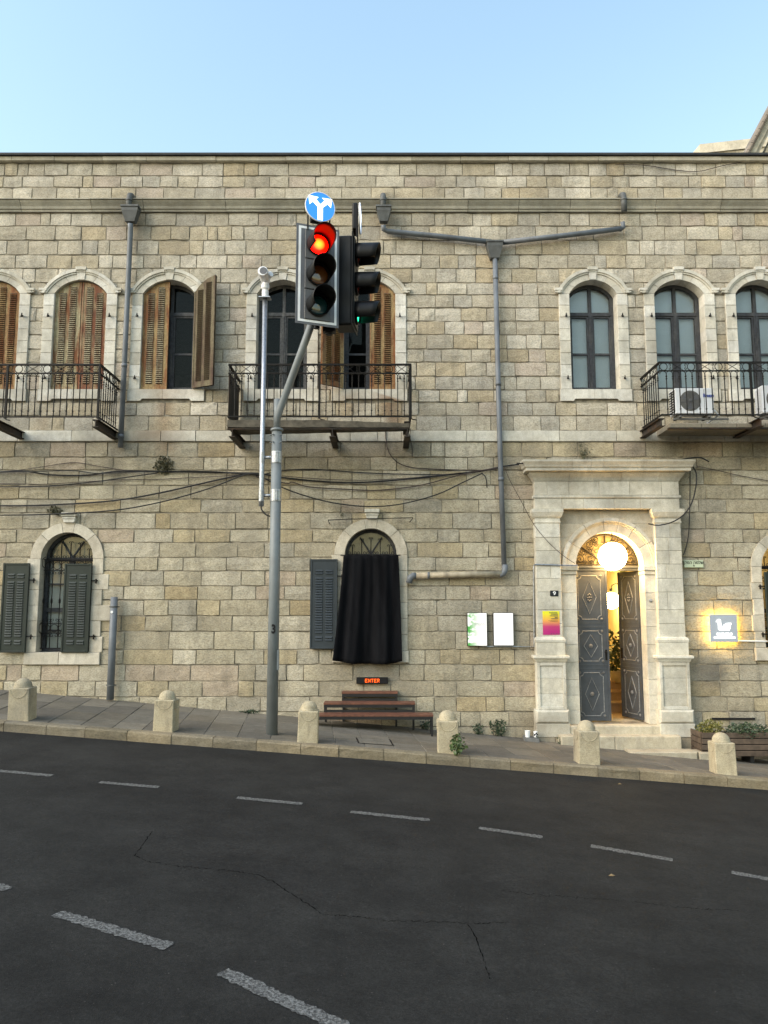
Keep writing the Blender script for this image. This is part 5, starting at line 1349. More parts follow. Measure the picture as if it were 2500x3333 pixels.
# house number
t,xa,xb,z0,z1=sign_box('house_number_sign',1791,1818,1922,1941,YF-.012,.012,m_plain('navy_enamel',(.008,.012,.02),.3),'small dark enamel house number plate reading 9 on the portal pilaster','sign')
text('9',.085,'lettering',M['white_paint'],t,((xa+xb)/2,YF-.018,(z0+z1)/2),bold=.0012,xs=1.2)
# street name sign
t,xa,xb,z0,z1=sign_box('street_name_sign',2226,2290,1823,1848,WALL-.035,.03,m_plain('pale_green_enamel',(.50,.56,.40),.4,0,.05),'pale green street name plate with black Hebrew lettering and number 9','sign',m_plain('sign_edge',(.30,.34,.25),.5))
text('ךלמה המלש',.068,'lettering',M['black_plastic'],t,((xa+xb)/2-.012,WALL-.0395,z0+(z1-z0)*.66),bold=.0012,xs=1.0)
text('9',.05,'lettering',M['black_plastic'],t,((xa+xb)/2,WALL-.0395,z0+(z1-z0)*.24),bold=.001)
# gradient poster on the pilaster
def m_poster():
    m,nt,b=newmat('gradient_poster'); p=gpos(nt); s=nd(nt,'ShaderNodeSeparateXYZ'); nt.links.new(p,s.inputs[0])
    mr=nd(nt,'ShaderNodeMapRange'); nt.links.new(s.outputs[2],mr.inputs[0]); mr.inputs[1].default_value=PZ(2066,YF); mr.inputs[2].default_value=PZ(1989,YF)
    r=nd(nt,'ShaderNodeValToRGB'); e=r.color_ramp.elements; e[0].position=.12; e[0].color=(.42,.015,.17,1); e[1].position=.93; e[1].color=(.74,.72,.02,1)
    k=e.new(.35); k.color=(.48,.04,.15,1); k=e.new(.58); k.color=(.75,.33,.08,1)
    nt.links.new(mr.outputs[0],r.inputs[0]); nt.links.new(r.outputs[0],b.inputs['Base Color']); b.inputs['Roughness'].default_value=.4; return m
a=at(1794,2066,YF-.004); z0,z1=PZ(2066,YF),PZ(1989,YF); xa,xb=PX(1766.5,2030,YF),PX(1822,2030,YF)
m=MB(); n=8
for i in range(n):
    u0,u1=i/n,(i+1)/n; f=lambda u:YF-.006-.004*sin(u*pi*1.5)
    m.add([(xa+(xb-xa)*u0,f(u0),z0),(xa+(xb-xa)*u1,f(u1),z0),(xa+(xb-xa)*u1,f(u1),z1),(xa+(xb-xa)*u0,f(u0),z1)],[(0,1,2,3)])
t=thing('poster','yellow to magenta gradient paper poster pasted on the portal pilaster','poster',(a[0],YF,z0))
o=mk('paper',m,m_poster(),t); solid(o,.0015)
m=MB(); q=random.Random(6)
for r,(z,L) in enumerate(((.93,.14),(.87,.11),(.80,.13),(.74,.05),(.68,.11),(.60,.16),(.57,.13))):
    x=xb-.03-L
    while x<xb-.035: w=q.uniform(.006,.016); m.box(x,min(x+w,xb-.03),YF-.0125,YF-.0105,z0+(z1-z0)*z-(.006 if r<5 else .002),z0+(z1-z0)*z+(.006 if r<5 else .002)); x+=w+.004
for x in (.48,.62,.80,.93): m.box(xa+(xb-xa)*x-.006,xa+(xb-xa)*x+.006,YF-.0125,YF-.0105,z0+.012,z0+.026)
mk('print_lines',m,M['hopper'],t)
# backlit bird sign
x0,x1,y0,y1=2311,2401,2000,2090; Ys=WALL-.085
xa,xb=PX(x0,2045,Ys),PX(x1,2045,Ys); z0,z1=PZ(y1,Ys),PZ(y0,Ys)
t=thing('backlit_sign','square grey sign with a white bird emblem and a yellow halo behind it','sign',((xa+xb)/2,WALL,z0))
m=MB(); m.box(xa,xb,Ys,Ys+.02,z0,z1); bevel(mk('panel',m,m_plain('grey_sign_panel',(.36,.40,.46),.45,0,.04),t),.004)
m=MB(); e=.035
for a_,b_,c_,d_ in ((xa+.01,xb-.01,z0+.012,z0+e),(xa+.01,xb-.01,z1-e,z1-.012),(xa+.01,xa+e,z0+e,z1-e),(xb-e,xb-.01,z0+e,z1-e)): m.box(a_,b_,Ys+.0215,Ys+.034,c_,d_)
mk('halo_light_strip',m,m_emit('yellow_led_strip',(1.0,.58,.07),34),t)
m=MB(); 
for sx in (xa+.06,xb-.06):
    for sz in (z0+.06,z1-.06): m.tube([(sx,Ys+.02,sz),(sx,WALL+.01,sz)],.008,6)
mk('standoff',m,M['galv'],t)
w=xb-xa; h=z1-z0; U=lambda u,v:(xa+w*u,z0+h*v)
bird=[U(*p) for p in ((.30,.48),(.30,.75),(.22,.72),(.25,.78),(.29,.82),(.36,.83),(.40,.79),(.41,.52),(.44,.54),(.52,.63),(.60,.68),(.78,.69),(.76,.62),(.74,.61),(.75,.56),(.73,.55),(.74,.50),(.72,.49),(.70,.42),(.34,.42))]
me_=m_emit('white_sign_light',(1.0,.97,.90),1.2)
m=MB(); m.prism(bird[::-1],Ys-.008,Ys-.0005); mk('bird_emblem',m,me_,t)
m=MB(); q=random.Random(9)
for (u0,u1,v0,v1,n_) in ((.23,.80,.25,.33,9),(.13,.90,.13,.20,16)):
    for i in range(n_):
        a_=u0+(u1-u0)*i/n_; b_=u0+(u1-u0)*(i+.86)/n_; j=q.uniform(-.01,.01); pa=U(a_,v0); pb_=U(b_,v1+j); m.box(pa[0],pb_[0],Ys-.006,Ys-.0005,pa[1],pb_[1])
mk('lettering',m,me_,t)
# lock plate on jamb
a=at(2119,1955,WALL-.05); m=MB(); m.lathe([(.032,0),(.03,-.008),(.02,-.010)],a,16,'Y'); m.lathe([(.016,-.008),(.012,-.02),(.002,-.022)],a,10,'Y'); single('bell_push',m,M['galv'],'round metal bell plate on the stone door jamb','bell',a)
# dark vent slot above planter
a=at(2385,2338,WALL); m=MB(); m.box(PX(2316,2338),PX(2455,2338),WALL-.032,WALL+.03,PZ(2342),PZ(2336)); mk('vent_slot',m,M['moss'],bld)

# ================================================================== TRAFFIC LIGHT
PY=11.2; bx=PX(885,2388,PY); bz=pave_z(bx,PY)
tl=thing('traffic_light','grey pole whose bent arm carries a red traffic signal and lit blue disc','traffic light',(bx,PY,bz))
ztop=PZ(1398,PY)
m=MB(); m.tube([(bx,PY,bz-.02),(bx,PY,ztop)],.081,24,r2=.074); mk('pole',m,M['pole'],tl,smooth=True)
m=MB(); m.lathe([(.076,-.03),(.095,-.02),(.095,.0),(.088,.012),(.052,.016)],(bx,PY,ztop),24); 
for a in (3.4,4.2,5.6): 
    for z in (-.09,-.2): m.tube([(bx+.07*cos(a),PY+.07*sin(a),ztop+z),(bx+.105*cos(a),PY+.105*sin(a),ztop+z)],.010,6)
mk('pole_collar',m,M['pole'],tl,smooth=True)
HY=10.45
hc=at(1034,897,HY)
armend=at(1016,1050,10.75)
m=MB(); m.tube([(bx,PY,ztop),(bx,PY,PZ(1300,PY))],.051,18); mk('inner_pole',m,M['pole'],tl,smooth=True)
m=MB(); a0=Vector((bx+.012,PY-.01,PZ(1352,PY))); a1=Vector(armend); dv=(a1-a0); m.tube([(bx,PY-.015,PZ(1392,PY)),tuple(a0),tuple(a0+dv*.5),tuple(a1+dv*.25)],[.03,.054,.054,.054],18); mk('arm',m,M['pole'],tl,smooth=True)
text('3',.17,'pole_number',M['moss'],tl,(bx+.01,PY-.0835,PZ(2048,PY)),bold=.006,xs=.75)
m=MB(); m.box(bx+.055,bx+.085,PY-.05,PY+.02,PZ(2180,PY),PZ(2115,PY)); mk('access_cover',m,M['pole'],tl)
def off(p): return (p[0]-bx,p[1]-PY,p[2]-bz)
pitch=PZ(845,HY)-PZ(943,HY); BH=PZ(734,HY)-PZ(1056,HY); BW=.625
def m_lens(name,inner,outer,s,base):
    m,nt,b=newmat(name); tc=nd(nt,'ShaderNodeTexCoord'); 
    vl=nd(nt,'ShaderNodeVectorMath',operation='LENGTH'); nt.links.new(tc.outputs['Object'],vl.inputs[0])
    c=ramp(nt,vl.outputs['Value'],.0,.095,inner,outer); nt.links.new(c,b.inputs['Emission Color']); b.inputs['Emission Strength'].default_value=s
    b.inputs['Base Color'].default_value=(*base,1); b.inputs['Roughness'].default_value=.18; return m
def m_glassy(name,col):
    m,nt,b=newmat(name); b.inputs['Base Color'].default_value=(*col,1); b.inputs['Roughness'].default_value=.12; b.inputs['Coat Weight'].default_value=1.0; b.inputs['Coat Roughness'].default_value=.03; b.inputs['Specular IOR Level'].default_value=.8; return m
LENS={'red':m_lens('red_lens',(1.0,.12,.008),(1.0,.0008,.0),7.0,(.3,.02,.01)),'amber':m_glassy('amber_lens',(.16,.055,.012)),'green':m_glassy('green_lens',(.010,.055,.065)),'green_on':m_emit('green_lens_on',(.03,1.0,.5),1.0),'red_off':m_plain('red_lens_off',(.12,.015,.01),.2)}
def visor_mesh(r,L):
    m=MB(); n=26; k=4; vs=[];fs=[]; A=radians(130)
    for j in range(k+1):
        for i in range(n+1):
            th=-A+2*A*i/n; c=(1+cos(th))/2; ln=L*(.78+.22*min(1,c*1.1)); y=-ln*j/k
            rr_=r*(1-.06*j/k); vs.append((rr_*sin(th),y,rr_*cos(th)))
    W=n+1
    for j in range(k):
        for i in range(n): fs.append((j*W+i,j*W+i+1,(j+1)*W+i+1,(j+1)*W+i))
    return m.add(vs,fs)
def signal_head(pos,ang,lit,board=True,bd=.17,Lv=.38):
    o=bpy.data.objects.new('signal_head',None); 
    m=MB(); w=.36; H=pitch*3+.02
    m.box(-w/2,w/2,.012,bd,-H/2,H/2)
    o=mk('signal_head',m,M['black_plastic'],tl,local=True); bevel(o,.03,3)
    o.location=off(pos); o.rotation_euler=(0,0,ang)
    if board:
        b=MB(); b.box(-BW/2,BW/2,-.002,.010,-BH/2,BH/2); mk('backboard',b,M['board'],o,local=True)
        b=MB(); e=.032; t=.034; x0,x1,z0,z1=-BW/2+e,BW/2-e,-BH/2+e,BH/2-e
        for a,b_,c,d in ((x0,x1,z0,z0+t),(x0,x1,z1-t,z1),(x0,x0+t,z0+t,z1-t),(x1-t,x1,z0+t,z1-t)): b.box(a,b_,-.006,-.0025,c,d)
        mk('white_border',b,M['white_paint'],o,local=True)
    for i,(ln) in enumerate(lit):
        z=pitch*(1-i)
        d=MB(); d.box(-.19,.19,-.022,-.007,z-pitch/2+.006,z+pitch/2-.006); bevel(mk('signal_door',d,M['board_dark'] if board else M['black_plastic'],o,local=True),.006)
        q=MB(); q.lathe([(.165,0),(.165,-.03),(.150,-.034),(.149,-.012)],(0,-.0225,z),28,'Y'); mk('lens_ring',q,M['black_plastic'],o,local=True,smooth=True)
        q=MB(); prof=[(.148*cos(a*pi/2/6)+.0005,-.035*sin(a*pi/2/6)) for a in range(7)]; q.lathe(prof,(0,0,0),28,'Y'); lo=mk('lens',q,LENS[ln],o,local=True,smooth=True); lo.location=(0,-.022,z)
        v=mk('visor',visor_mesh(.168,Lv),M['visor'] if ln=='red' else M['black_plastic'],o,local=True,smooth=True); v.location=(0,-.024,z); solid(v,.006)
    return o
signal_head(hc,radians(21),('red','amber','green'))
hb=at(1155,925,10.85); 
hb_o=signal_head(hb,radians(83),('red_off','red_off','green_on'),board=False,bd=.27,Lv=.35)
m=MB(); m.box(-.235,.235,-.004,.010,-BH/2+.03,BH/2-.03); mk('backboard',m,M['black_plastic'],hb_o,local=True)
# crossbar and camera box behind the heads
m=MB(); a=Vector(hc)+Vector((-.05,.17,-.5)); b=Vector(hb)+Vector((-.13,.05,-.5)); m.tube([tuple(a),tuple(b)],.03,10); a=Vector(hc)+Vector((-.05,.17,.5)); b=Vector(hb)+Vector((-.13,.05,.5)); m.tube([tuple(a),tuple(b)],.03,10); m.tube([tuple(Vector(hc)+Vector((-.02,.2,-.7))),tuple(Vector(hc)+Vector((-.02,.2,.6)))],.04,12); mk('mounting_bracket',m,M['black_plastic'],tl)
c=at(1072,1078,HY+.25); m=MB(); m.box(c[0]-.09,c[0]+.09,c[1]-.08,c[1]+.08,c[2]-.02,c[2]+.09); m.lathe([(.05,-.06),(.05,-.02)],c,14); bevel(mk('detector_box',m,M['black_plastic'],tl),.01)
# round arrow discs
def disc(pos,ang,r,em):
    m=MB(); m.lathe([(r*.97,.012),(r,.008),(r,-.008),(r*.955,-.012),(r*.95,-.004)],(0,0,0),40,'Y'); o=mk('arrow_disc',m,M['white_plastic'],tl,local=True,smooth=False); o.location=off(pos); o.rotation_euler=(0,0,ang)
    f=MB(); f.lathe([(r*.945,0),(r*.945,-.003)],(0,-.004,0),40,'Y'); mk('blue_face',f,m_emit('lit_blue_face',(.035,.27,.85),em),o,local=True)
    p=MB(); S=lambda L:[(x*r,z*r) for x,z in L]
    for poly in ([(-.17,-.88),(.17,-.88),(.17,-.02),(0,.16),(-.17,-.02)],[(-.17,-.02),(0,.16),(-.30,.48),(-.50,.28)],[(0,.16),(.17,-.02),(.50,.28),(.30,.48)],[(-.78,.64),(-.70,.06),(-.12,.62)],[(.78,.64),(.12,.62),(.70,.06)]): p.prism(S(poly),-.011,-.0075)
    mk('white_arrow',p,m_emit('lit_white_arrow',(.85,.95,1.0),em*3.0),o,local=True)
    b=MB(); b.box(-r*.55,r*.55,.03,.11,-r*.98,r*.85); bevel(mk('lamp_housing',b,M['black_plastic'],o,local=True),.02,2)
    s=MB(); s.box(-r*.78,-r*.70,.03,.05,-r*1.6,-r*.2); mk('support_rod',s,M['iron'],o,local=True); s=MB(); s.box(r*.66,r*.74,.03,.05,-r*1.6,-r*.2); mk('support_rod',s,M['iron'],o,local=True)
    return o
disc(at(1042,674,HY-.05),radians(21),.222,.40)
disc(at(1172,712,10.8),radians(89.5),.222,.40)

# ---- detector mast clamped to the pole
mx0=PX(849,1648,PY); mz0=PZ(1648,PY); mz1=PZ(972,PY); mx=PX(852,1560,PY)
t=thing('detector_mast','slender galvanised mast with a white detector head clamped to the traffic light pole','mast',(mx,PY,mz0))
m=MB(); m.tube([(mx,PY,mz0),(mx,PY,mz0+.14),(mx,PY,mz1)],.037,16); mk('mast_tube',m,M['galv'],t,smooth=True)
for yy in (1489,1613):
    z=PZ(yy,PY); m=MB(); m.tube([(mx,PY,z),(bx,PY,z)],.024,10); mk('cross_tube',m,M['galv'],t,smooth=True)
for yy in (1489,1613):
    z=PZ(yy,PY)
    for xc,r in ((mx,.041),(bx,.082)):
        m=MB(); m.tube([(xc,PY,z-.085),(xc,PY,z+.085)],r,20)
        m.box(xc+r*.25,xc+r*.38,PY-r-.03,PY-r*.5,z-.08,z+.08)
        for dz in (-.06,.06): m.tube([(xc+r*.05,PY-r-.012,z+dz),(xc+r*.75,PY-r-.012,z+dz)],.006,6)
        mk('pipe_clamp',m,M['galv'],t)
m=MB(); m.box(mx-.085,mx+.085,PY-.085,PY+.06,mz1-.006,mz1+.006); mk('mount_plate',m,M['galv'],t)
m=MB(); m.lathe([(.05,0),(.052,.11),(.04,.12),(.06,.15),(.062,.20),(.045,.24)],(mx,PY,mz1+.006),18)
m.tube([(mx-.01,PY+.08,mz1+.31),(mx-.005,PY-.13,mz1+.335)],.072,18); m.tube([(mx-.01,PY-.12,mz1+.335),(mx-.01,PY-.22,mz1+.34)],[.078,.074],18); m.box(mx-.03,mx+.03,PY-.03,PY+.03,mz1+.2,mz1+.28); m.tube([(mx+.05,PY-.05,mz1+.33),(mx+.10,PY-.10,mz1+.345)],.045,12)
bevel(mk('detector_head',m,M['white_plastic'],t),.008,2)
m=MB(); m.lathe([(.055,0),(.05,-.002)],(mx+.0,PY-.223,mz1+.34),14,'Y'); mk('detector_eye',m,M['board'],t)
m=MB(); m.tube(smooth_path([(mx,PY,mz0+.01),(mx+.01,PY-.01,mz0-.05),(mx+.07,PY-.02,mz0-.12),(mx+.155,PY-.01,mz0-.155)]),.011,8); mk('mast_cable',m,M['cable'],t)

# ================================================================== BOLLARDS
BOL=[]
def bollard0(label,x,y):
    w=.275; h=.425; t=thing('bollard',label,'bollard',(0,0,0),'domed stone bollards along the kerb')
    m=MB(); vs=[];fs=[]; a=w/2
    for z,k in ((-.08,1.035),(.1,1.02),(h-.05,1.0),(h-.012,1.0),(h,.95)):
        for sx,sy in ((-1,-1),(1,-1),(1,1),(-1,1)): vs.append((sx*a*k,sy*a*k,z))
    for i in range(4):
        for k in range(4): fs.append((i*4+k,i*4+(k+1)%4,(i+1)*4+(k+1)%4,(i+1)*4+k))
    fs.append((16,17,18,19)); m.add(vs,fs); bevel(mk('shaft',m,M['bollard'],t,local=True),.012,2)
    m=MB(); r=.118; m.lathe([(r*1.02,h-.004),(r*1.02,h+.01)]+[(max(.001,r*cos(i*pi/16)),h+.012+r*.96*sin(i*pi/16)) for i in range(9)],(0,0,0),28); mk('dome',m,M['bollard'],t,local=True,smooth=True)
    m=MB(); r=.112
    for ang in range(4):
        A=ang*pi/2; P=[]
        for i in range(11): th=pi+pi*i/10; P.append((r*cos(th),-a-.001,h-.018+r*1.0*sin(th)))
        P=[(x_*cos(A)-y_*sin(A),x_*sin(A)+y_*cos(A),z_) for x_,y_,z_ in P]; m.tube(P,.0055,6)
    mk('carved_arc',m,M['bollard'],t,local=True); return t
BL=[((74,2345),'domed stone bollard by the kerb in front of the green shuttered window'),((541,2377),'domed stone bollard by the kerb between the standpipe and the traffic light pole'),((1003,2413),'domed stone bollard by the kerb hiding the end of the wooden steps'),((1458,2446),'domed stone bollard with a leafy weed growing at its foot'),((1909,2485),'domed stone bollard by the kerb in front of the portal steps'),((2352,2512),'domed stone bollard by the kerb in front of the wooden planter')]
b0=bollard0(BL[0][1],0,0)
for i,((px,py),lb) in enumerate(BL):
    Yb=10.90; X=PX(px,py-40,Yb)
    if i==0: o=b0
    else:
        o=b0.copy(); COL.objects.link(o)
        for ch in b0.children:
            c=ch.copy(); COL.objects.link(c); c.parent=o
    o['label']=lb; o.location=(X,Yb,pave_z(X,Yb)); o.rotation_euler=(0,0,radians((2,-3,3,-2,1,-3)[i])); o.rotation_euler.x=radians((.6,-1.2,.8,1.4,-.7,-1.0)[i]); o.rotation_euler.y=radians((-1.0,.8,1.2,-.6,.9,-.8)[i]); o.scale=((1.0,.97,.98,1.02,1.03,.99)[i],)*3
# ================================================================== WOODEN STEPS
xc=PX(1203,2300,12.5); t=thing('wooden_steps','three tier wooden steps on a black steel frame under the black curtain','steps',(xc,12.6,pave_z(xc,12.6)))
TR=[(PX(1000,2335,12.22),PX(1411,2335,12.22),12.22,12.50,PZ(2327,12.22)),(PX(1053,2292,12.50),PX(1352,2292,12.50),12.50,12.76,PZ(2288,12.50)),(PX(1112,2257,12.76),PX(1295,2257,12.76),12.76,12.985,PZ(2253,12.76))]
for i,(xa,xb,ya,yb,z) in enumerate(TR):
    m=MB(); n=3
    for k in range(n): y0=ya+(yb-ya+.02)*k/n; m.box(xa,xb,y0+.002,y0+(yb-ya+.02)/n-.002,z-.028,z)
    bevel(mk('tread',m,M['wood_tread'],t),.003)
    s=.035; fr=MB()
    fr.box(xa+.005,xb-.005,ya+.006,ya+.006+s,z-.028-s-.01,z-.0285); fr.box(xa+.005,xb-.005,yb-s,yb,z-.028-s-.01,z-.0285)
    for xx in (xa+.005,xb-.005-s):
        fr.box(xx,xx+s,ya+.006+s,yb-s,z-.028-s-.01,z-.0285)
        for yy in (ya+.006,yb-s):
            zb=(pave_z(xx,yy)-.01) if i==0 else (TR[i-1][4]+.002)
            if i>0 and yy>ya+.1: zb=pave_z(xx,yy)-.01
            if zb<z-.08: fr.box(xx+.001,xx+s-.001,yy+.001,yy+s-.001,zb,z-.028-s-.011)
    if i>0: zl=TR[i-1][4]+.002; fr.box(xa+.005+s,xb-.005-s,ya+.008,ya+.006+s,zl,zl+s)
    mk('step_frame',fr,M['steel_frame'],t)
# ================================================================== PLANTS
def leaves(m,c,rx,ry,rz,n,size,q,droop=0.0):
    for _ in range(n):
        while True:
            u,v,w=q.uniform(-1,1),q.uniform(-1,1),q.uniform(-1,1)
            if u*u+v*v+w*w<1: break
        p=Vector((c[0]+u*rx,c[1]+v*ry,c[2]+w*rz)); a=q.uniform(0,2*pi); el=q.uniform(-.6,1.0)
        d=Vector((cos(a)*cos(el),sin(a)*cos(el),sin(el)-droop)).normalized(); s=d.cross(Vector((q.uniform(-1,1),q.uniform(-1,1),q.uniform(-.3,1)))).normalized()
        L=size*q.uniform(.6,1.3); W=L*q.uniform(.28,.42); nrm=d.cross(s)
        b=p; t_=p+d*L; mid=p+d*L*.5+nrm*L*.08
        m.add([tuple(b),tuple(mid+s*W),tuple(t_),tuple(mid-s*W)],[(0,1,2,3)])
def plant(name,label,cat,base,rx,ry,rz,n,size,mat,seed,stems=6,up=None,group=None,droop=0.0):
    q=random.Random(seed); t=thing(name,label,cat,base,group); cz=up if up is not None else rz
    m=MB(); leaves(m,(base[0],base[1],base[2]+cz),rx,ry,rz,n,size,q,droop); mk('foliage',m,mat,t)
    s=MB()
    for i in range(stems):
        a=q.uniform(0,6.28); e_=(base[0]+rx*.7*cos(a)*q.random(),base[1]+ry*.7*sin(a)*q.random(),base[2]+cz+rz*q.uniform(-.2,.7)); s.tube([base,((base[0]+e_[0])/2,(base[1]+e_[1])/2+.0,(base[2]+e_[2])/2+.01),e_],.0035,5)
    mk('stem',s,mat,t); return t
def gp(x,y): h=hit(x,y); return h
g_=gp(1490,2462); plant('weed','bright green leafy weed growing at the foot of a bollard','weed',(g_[0],g_[1],g_[2]),.10,.08,.14,150,.055,M['leaf'],1,8,.15)
Yw=WALL-.07
def wb(px,py): X=PX(px,py,Yw); return (X,Yw,pave_z(X,Yw))
plant('weed','tall dark weed growing between pavement and wall near the paper cups','weed',wb(1622,2395),.15,.05,.15,150,.045,M['leaf_dark'],2,8,.13)
plant('weed','low dark weed growing between pavement and wall beside the taller weed','weed',wb(1557,2388),.09,.05,.09,90,.04,M['leaf_dark'],3,6,.08)
plant('weed','dark weed growing at the wall under the wooden steps','weed',wb(1385,2372),.10,.04,.08,80,.04,M['leaf_dark'],4,6,.07)
plant('weed','flat patch of weeds at the wall foot left of the traffic light pole','weed',wb(812,2325),.16,.05,.03,90,.035,M['leaf_dark'],5,6,.02)
plant('weed','small weed growing at the foot of the portal pedestal','weed',(PX(1822,2412,WALL-.35),WALL-.35,pave_z(PX(1822,2412,WALL-.35),WALL-.35)),.04,.03,.06,30,.03,M['leaf_dark'],6,4,.05)
plant('wall_plant','bushy dark plant rooted in the wall joint above the cables','plant',at(533,1535,WALL-.02),.17,.07,.16,420,.045,M['leaf_dry'],7,12,.10)
plant('wall_plant','small plant growing from the wall beside the keystone corbel','plant',at(176,1672,WALL-.02),.13,.05,.08,150,.04,M['leaf_dry'],8,8,.05)
plant('wall_plant','thin dry plant growing on top of the portal cornice','plant',at(1900,1502,WALL-.08),.16,.05,.14,90,.03,M['leaf_dry'],9,16,.16)
plant('wall_plant','wispy dead twig hanging from a wall joint near the curtain rod','plant',at(1112,1672,WALL-.02),.07,.03,.07,26,.02,M['leaf_dry'],10,8,-.03)
# planter
Yp=12.35; px0=PX(2286,2420,Yp); L=1.75; zt=PZ(2384,Yp); 
t=thing('wooden_planter','long wooden slatted planter box standing against the wall beside the portal','planter',(px0+L/2,Yp+.2,pave_z(px0+L/2,Yp)))
zb=PZ(2463,Yp); n=4; h=(zt-zb)/n
for i in range(n):
    m=MB(); m.box(px0,px0+L,Yp-.012,Yp+.012,zb+i*h+.008,zb+(i+1)*h-.004); bevel(mk('plank',m,M['wood_plank'],t),.004)
    m=MB(); m.box(px0-.012,px0+.012,Yp+.014,Yp+.42,zb+i*h+.008,zb+(i+1)*h-.004); mk('plank',m,M['wood_plank'],t)
m=MB(); m.box(px0+.014,px0+L-.02,Yp+.014,Yp+.42,zb+.01,zt-.05); mk('soil',m,M['crack'],t)
for xx in (px0+.05,px0+.75,px0+L-.1): m=MB(); m.box(xx,xx+.06,Yp+.04,Yp+.36,pave_z(xx,Yp)-.02,zb+.008); mk('foot',m,M['steel_frame'],t)
plant('planter_plant','yellow green leafy shrub at the portal end of the wooden planter','plant',(px0+.20,Yp+.16,zt-.05),.22,.16,.12,420,.04,M['leaf_yellow'],11,14,.10)
plant('planter_plant','dark green plant spilling over the edge of the wooden planter','plant',(px0+.74,Yp+.10,zt-.05),.36,.16,.12,620,.045,M['leaf_dark'],12,10,.07,droop=.5)
plant('planter_plant','dark trailing plant at the far end of the wooden planter','plant',(px0+1.35,Yp+.14,zt-.05),.30,.15,.12,380,.045,M['leaf_dark'],13,8,.08,droop=.4)
# ledge beside steps
q=random.Random(15); za=PZ(2448,WALL-.75)
for a,b in ((2050,2272),(2276,2330)):
    m=MB(); m.col=(.40,.37,.30); xa,xb=PX(a,2450,WALL-.72),PX(b,2450,WALL-.72); m.block(xa,xb-.004,WALL-.72,WALL-.425,pave_z(xb,WALL-.7)-.1,za+q.uniform(-.004,.004)-.01,.015); mk('ledge_stone',m,M['dressed'],por)
# hall plant
hp=at(1999,2150,WALL+2.0); plant('potted_plant','dark leafy house plant standing in the yellow hallway','plant',(PX(2004,2120,WALL+2.05),WALL+2.05,SILLZ+.62),.17,.15,.42,170,.11,M['leaf_dark'],14,10,.40)
m=MB(); c=(PX(2004,2120,WALL+2.05),WALL+2.05,SILLZ+.455); m.lathe([(.10,-.01),(.13,.20),(.14,.21),(.12,.205)],c,18); single('plant_pot',m,m_plain('pale_pot',(.45,.42,.30),.6),'pale pot holding the hallway plant','pot',c,smooth=True)
# ================================================================== SMALL THINGS
# slab with two cups
a=hit(1727,2413); X0,X1=PX(1700,2410,12.75),PX(1753,2410,12.75); zz=pave_z(PX(1727,2410,12.75),12.75)
m=MB(); m.add([(X0,12.62,zz-.03),(X1,12.60,zz-.05),(X1+.0,12.86,zz-.05),(X0+.02,12.86,zz-.03),(X0+.02,12.64,zz+.065),(X1-.01,12.62,zz+.045),(X1-.01,12.85,zz+.05),(X0+.03,12.85,zz+.075)],[(0,3,2,1),(4,5,6,7),(0,1,5,4),(1,2,6,5),(2,3,7,6),(3,0,4,7)])
bevel(single('stone_slab',m,M['grey_slab'],'grey stone slab lying at the foot of the portal carrying two cups','slab',((X0+X1)/2,12.73,zz)),.008)
def cup(px,py,r,h,label,spots):
    x=PX(px,py,12.70); z=zz+.062; t=thing('paper_cup',label,'cup',(x,12.70,z))
    m=MB(); m.lathe([(r*.8,0),(r*.97,h),(r,h),(r*1.02,h+.004),(r*.94,h+.004),(r*.75,.01)],(x,12.70,z),20); mk('cup_wall',m,M['white_plastic'],t,smooth=False)
    if spots:
        m=MB(); q=random.Random(3)
        for _ in range(12):
            an=q.uniform(3.3,6.1); hz=q.uniform(.15,.85)*h; rr_=r*(.8+.17*hz/h)+.001; cx_=x+rr_*cos(an); cy_=12.70+rr_*sin(an); m.lathe([(.009,-.004),(.009,.001)],(cx_,cy_,z+hz),8,'Y')
        mk('spots',m,M['black_plastic'],t)
cup(1717,2386,.044,.095,'plain white paper cup standing on the grey slab',False)
cup(1743,2390,.034,.085,'white paper cup with dark spots standing on the grey slab',True)
# inspection cover set in the pavement
cs=[hit(1158,2402),hit(1270,2408),hit(1282,2428),hit(1166,2420)]
m=MB(); P=[Vector(c) for c in cs]; ctr=sum(P,Vector())/4
for k in range(4):
    a=P[k];b=P[(k+1)%4]; ia=ctr+(a-ctr)*.93; ib=ctr+(b-ctr)*.93
    m.add([(a.x,a.y,pave_z(a.x,a.y)+.006),(b.x,b.y,pave_z(b.x,b.y)+.006),(ib.x,ib.y,pave_z(ib.x,ib.y)+.006),(ia.x,ia.y,pave_z(ia.x,ia.y)+.006)],[(0,1,2,3)])
t=thing('inspection_cover','stone filled inspection cover with a dark metal rim set in the pavement','cover',tuple(ctr)); mk('rim',m,M['iron'],t)
m=MB(); m.col=(.17,.16,.14); I=[ctr+(p-ctr)*.925 for p in P]; 
Mx0=(I[0]+I[3])/2; mid0=I[0]+(I[1]-I[0])*.55; mid1=I[3]+(I[2]-I[3])*.55
for quad in ((I[0],mid0,mid1,I[3]),(mid0,I[1],I[2],mid1)):
    c_=sum(quad,Vector())/4; m=MB(); m.col=(.16,.152,.135); m.add([( (c_+(p-c_)*.985).x,(c_+(p-c_)*.985).y,pave_z(p.x,p.y)+.0075) for p in quad],[(0,1,2,3)]); mk('stone_infill',m,M['paver'],t)
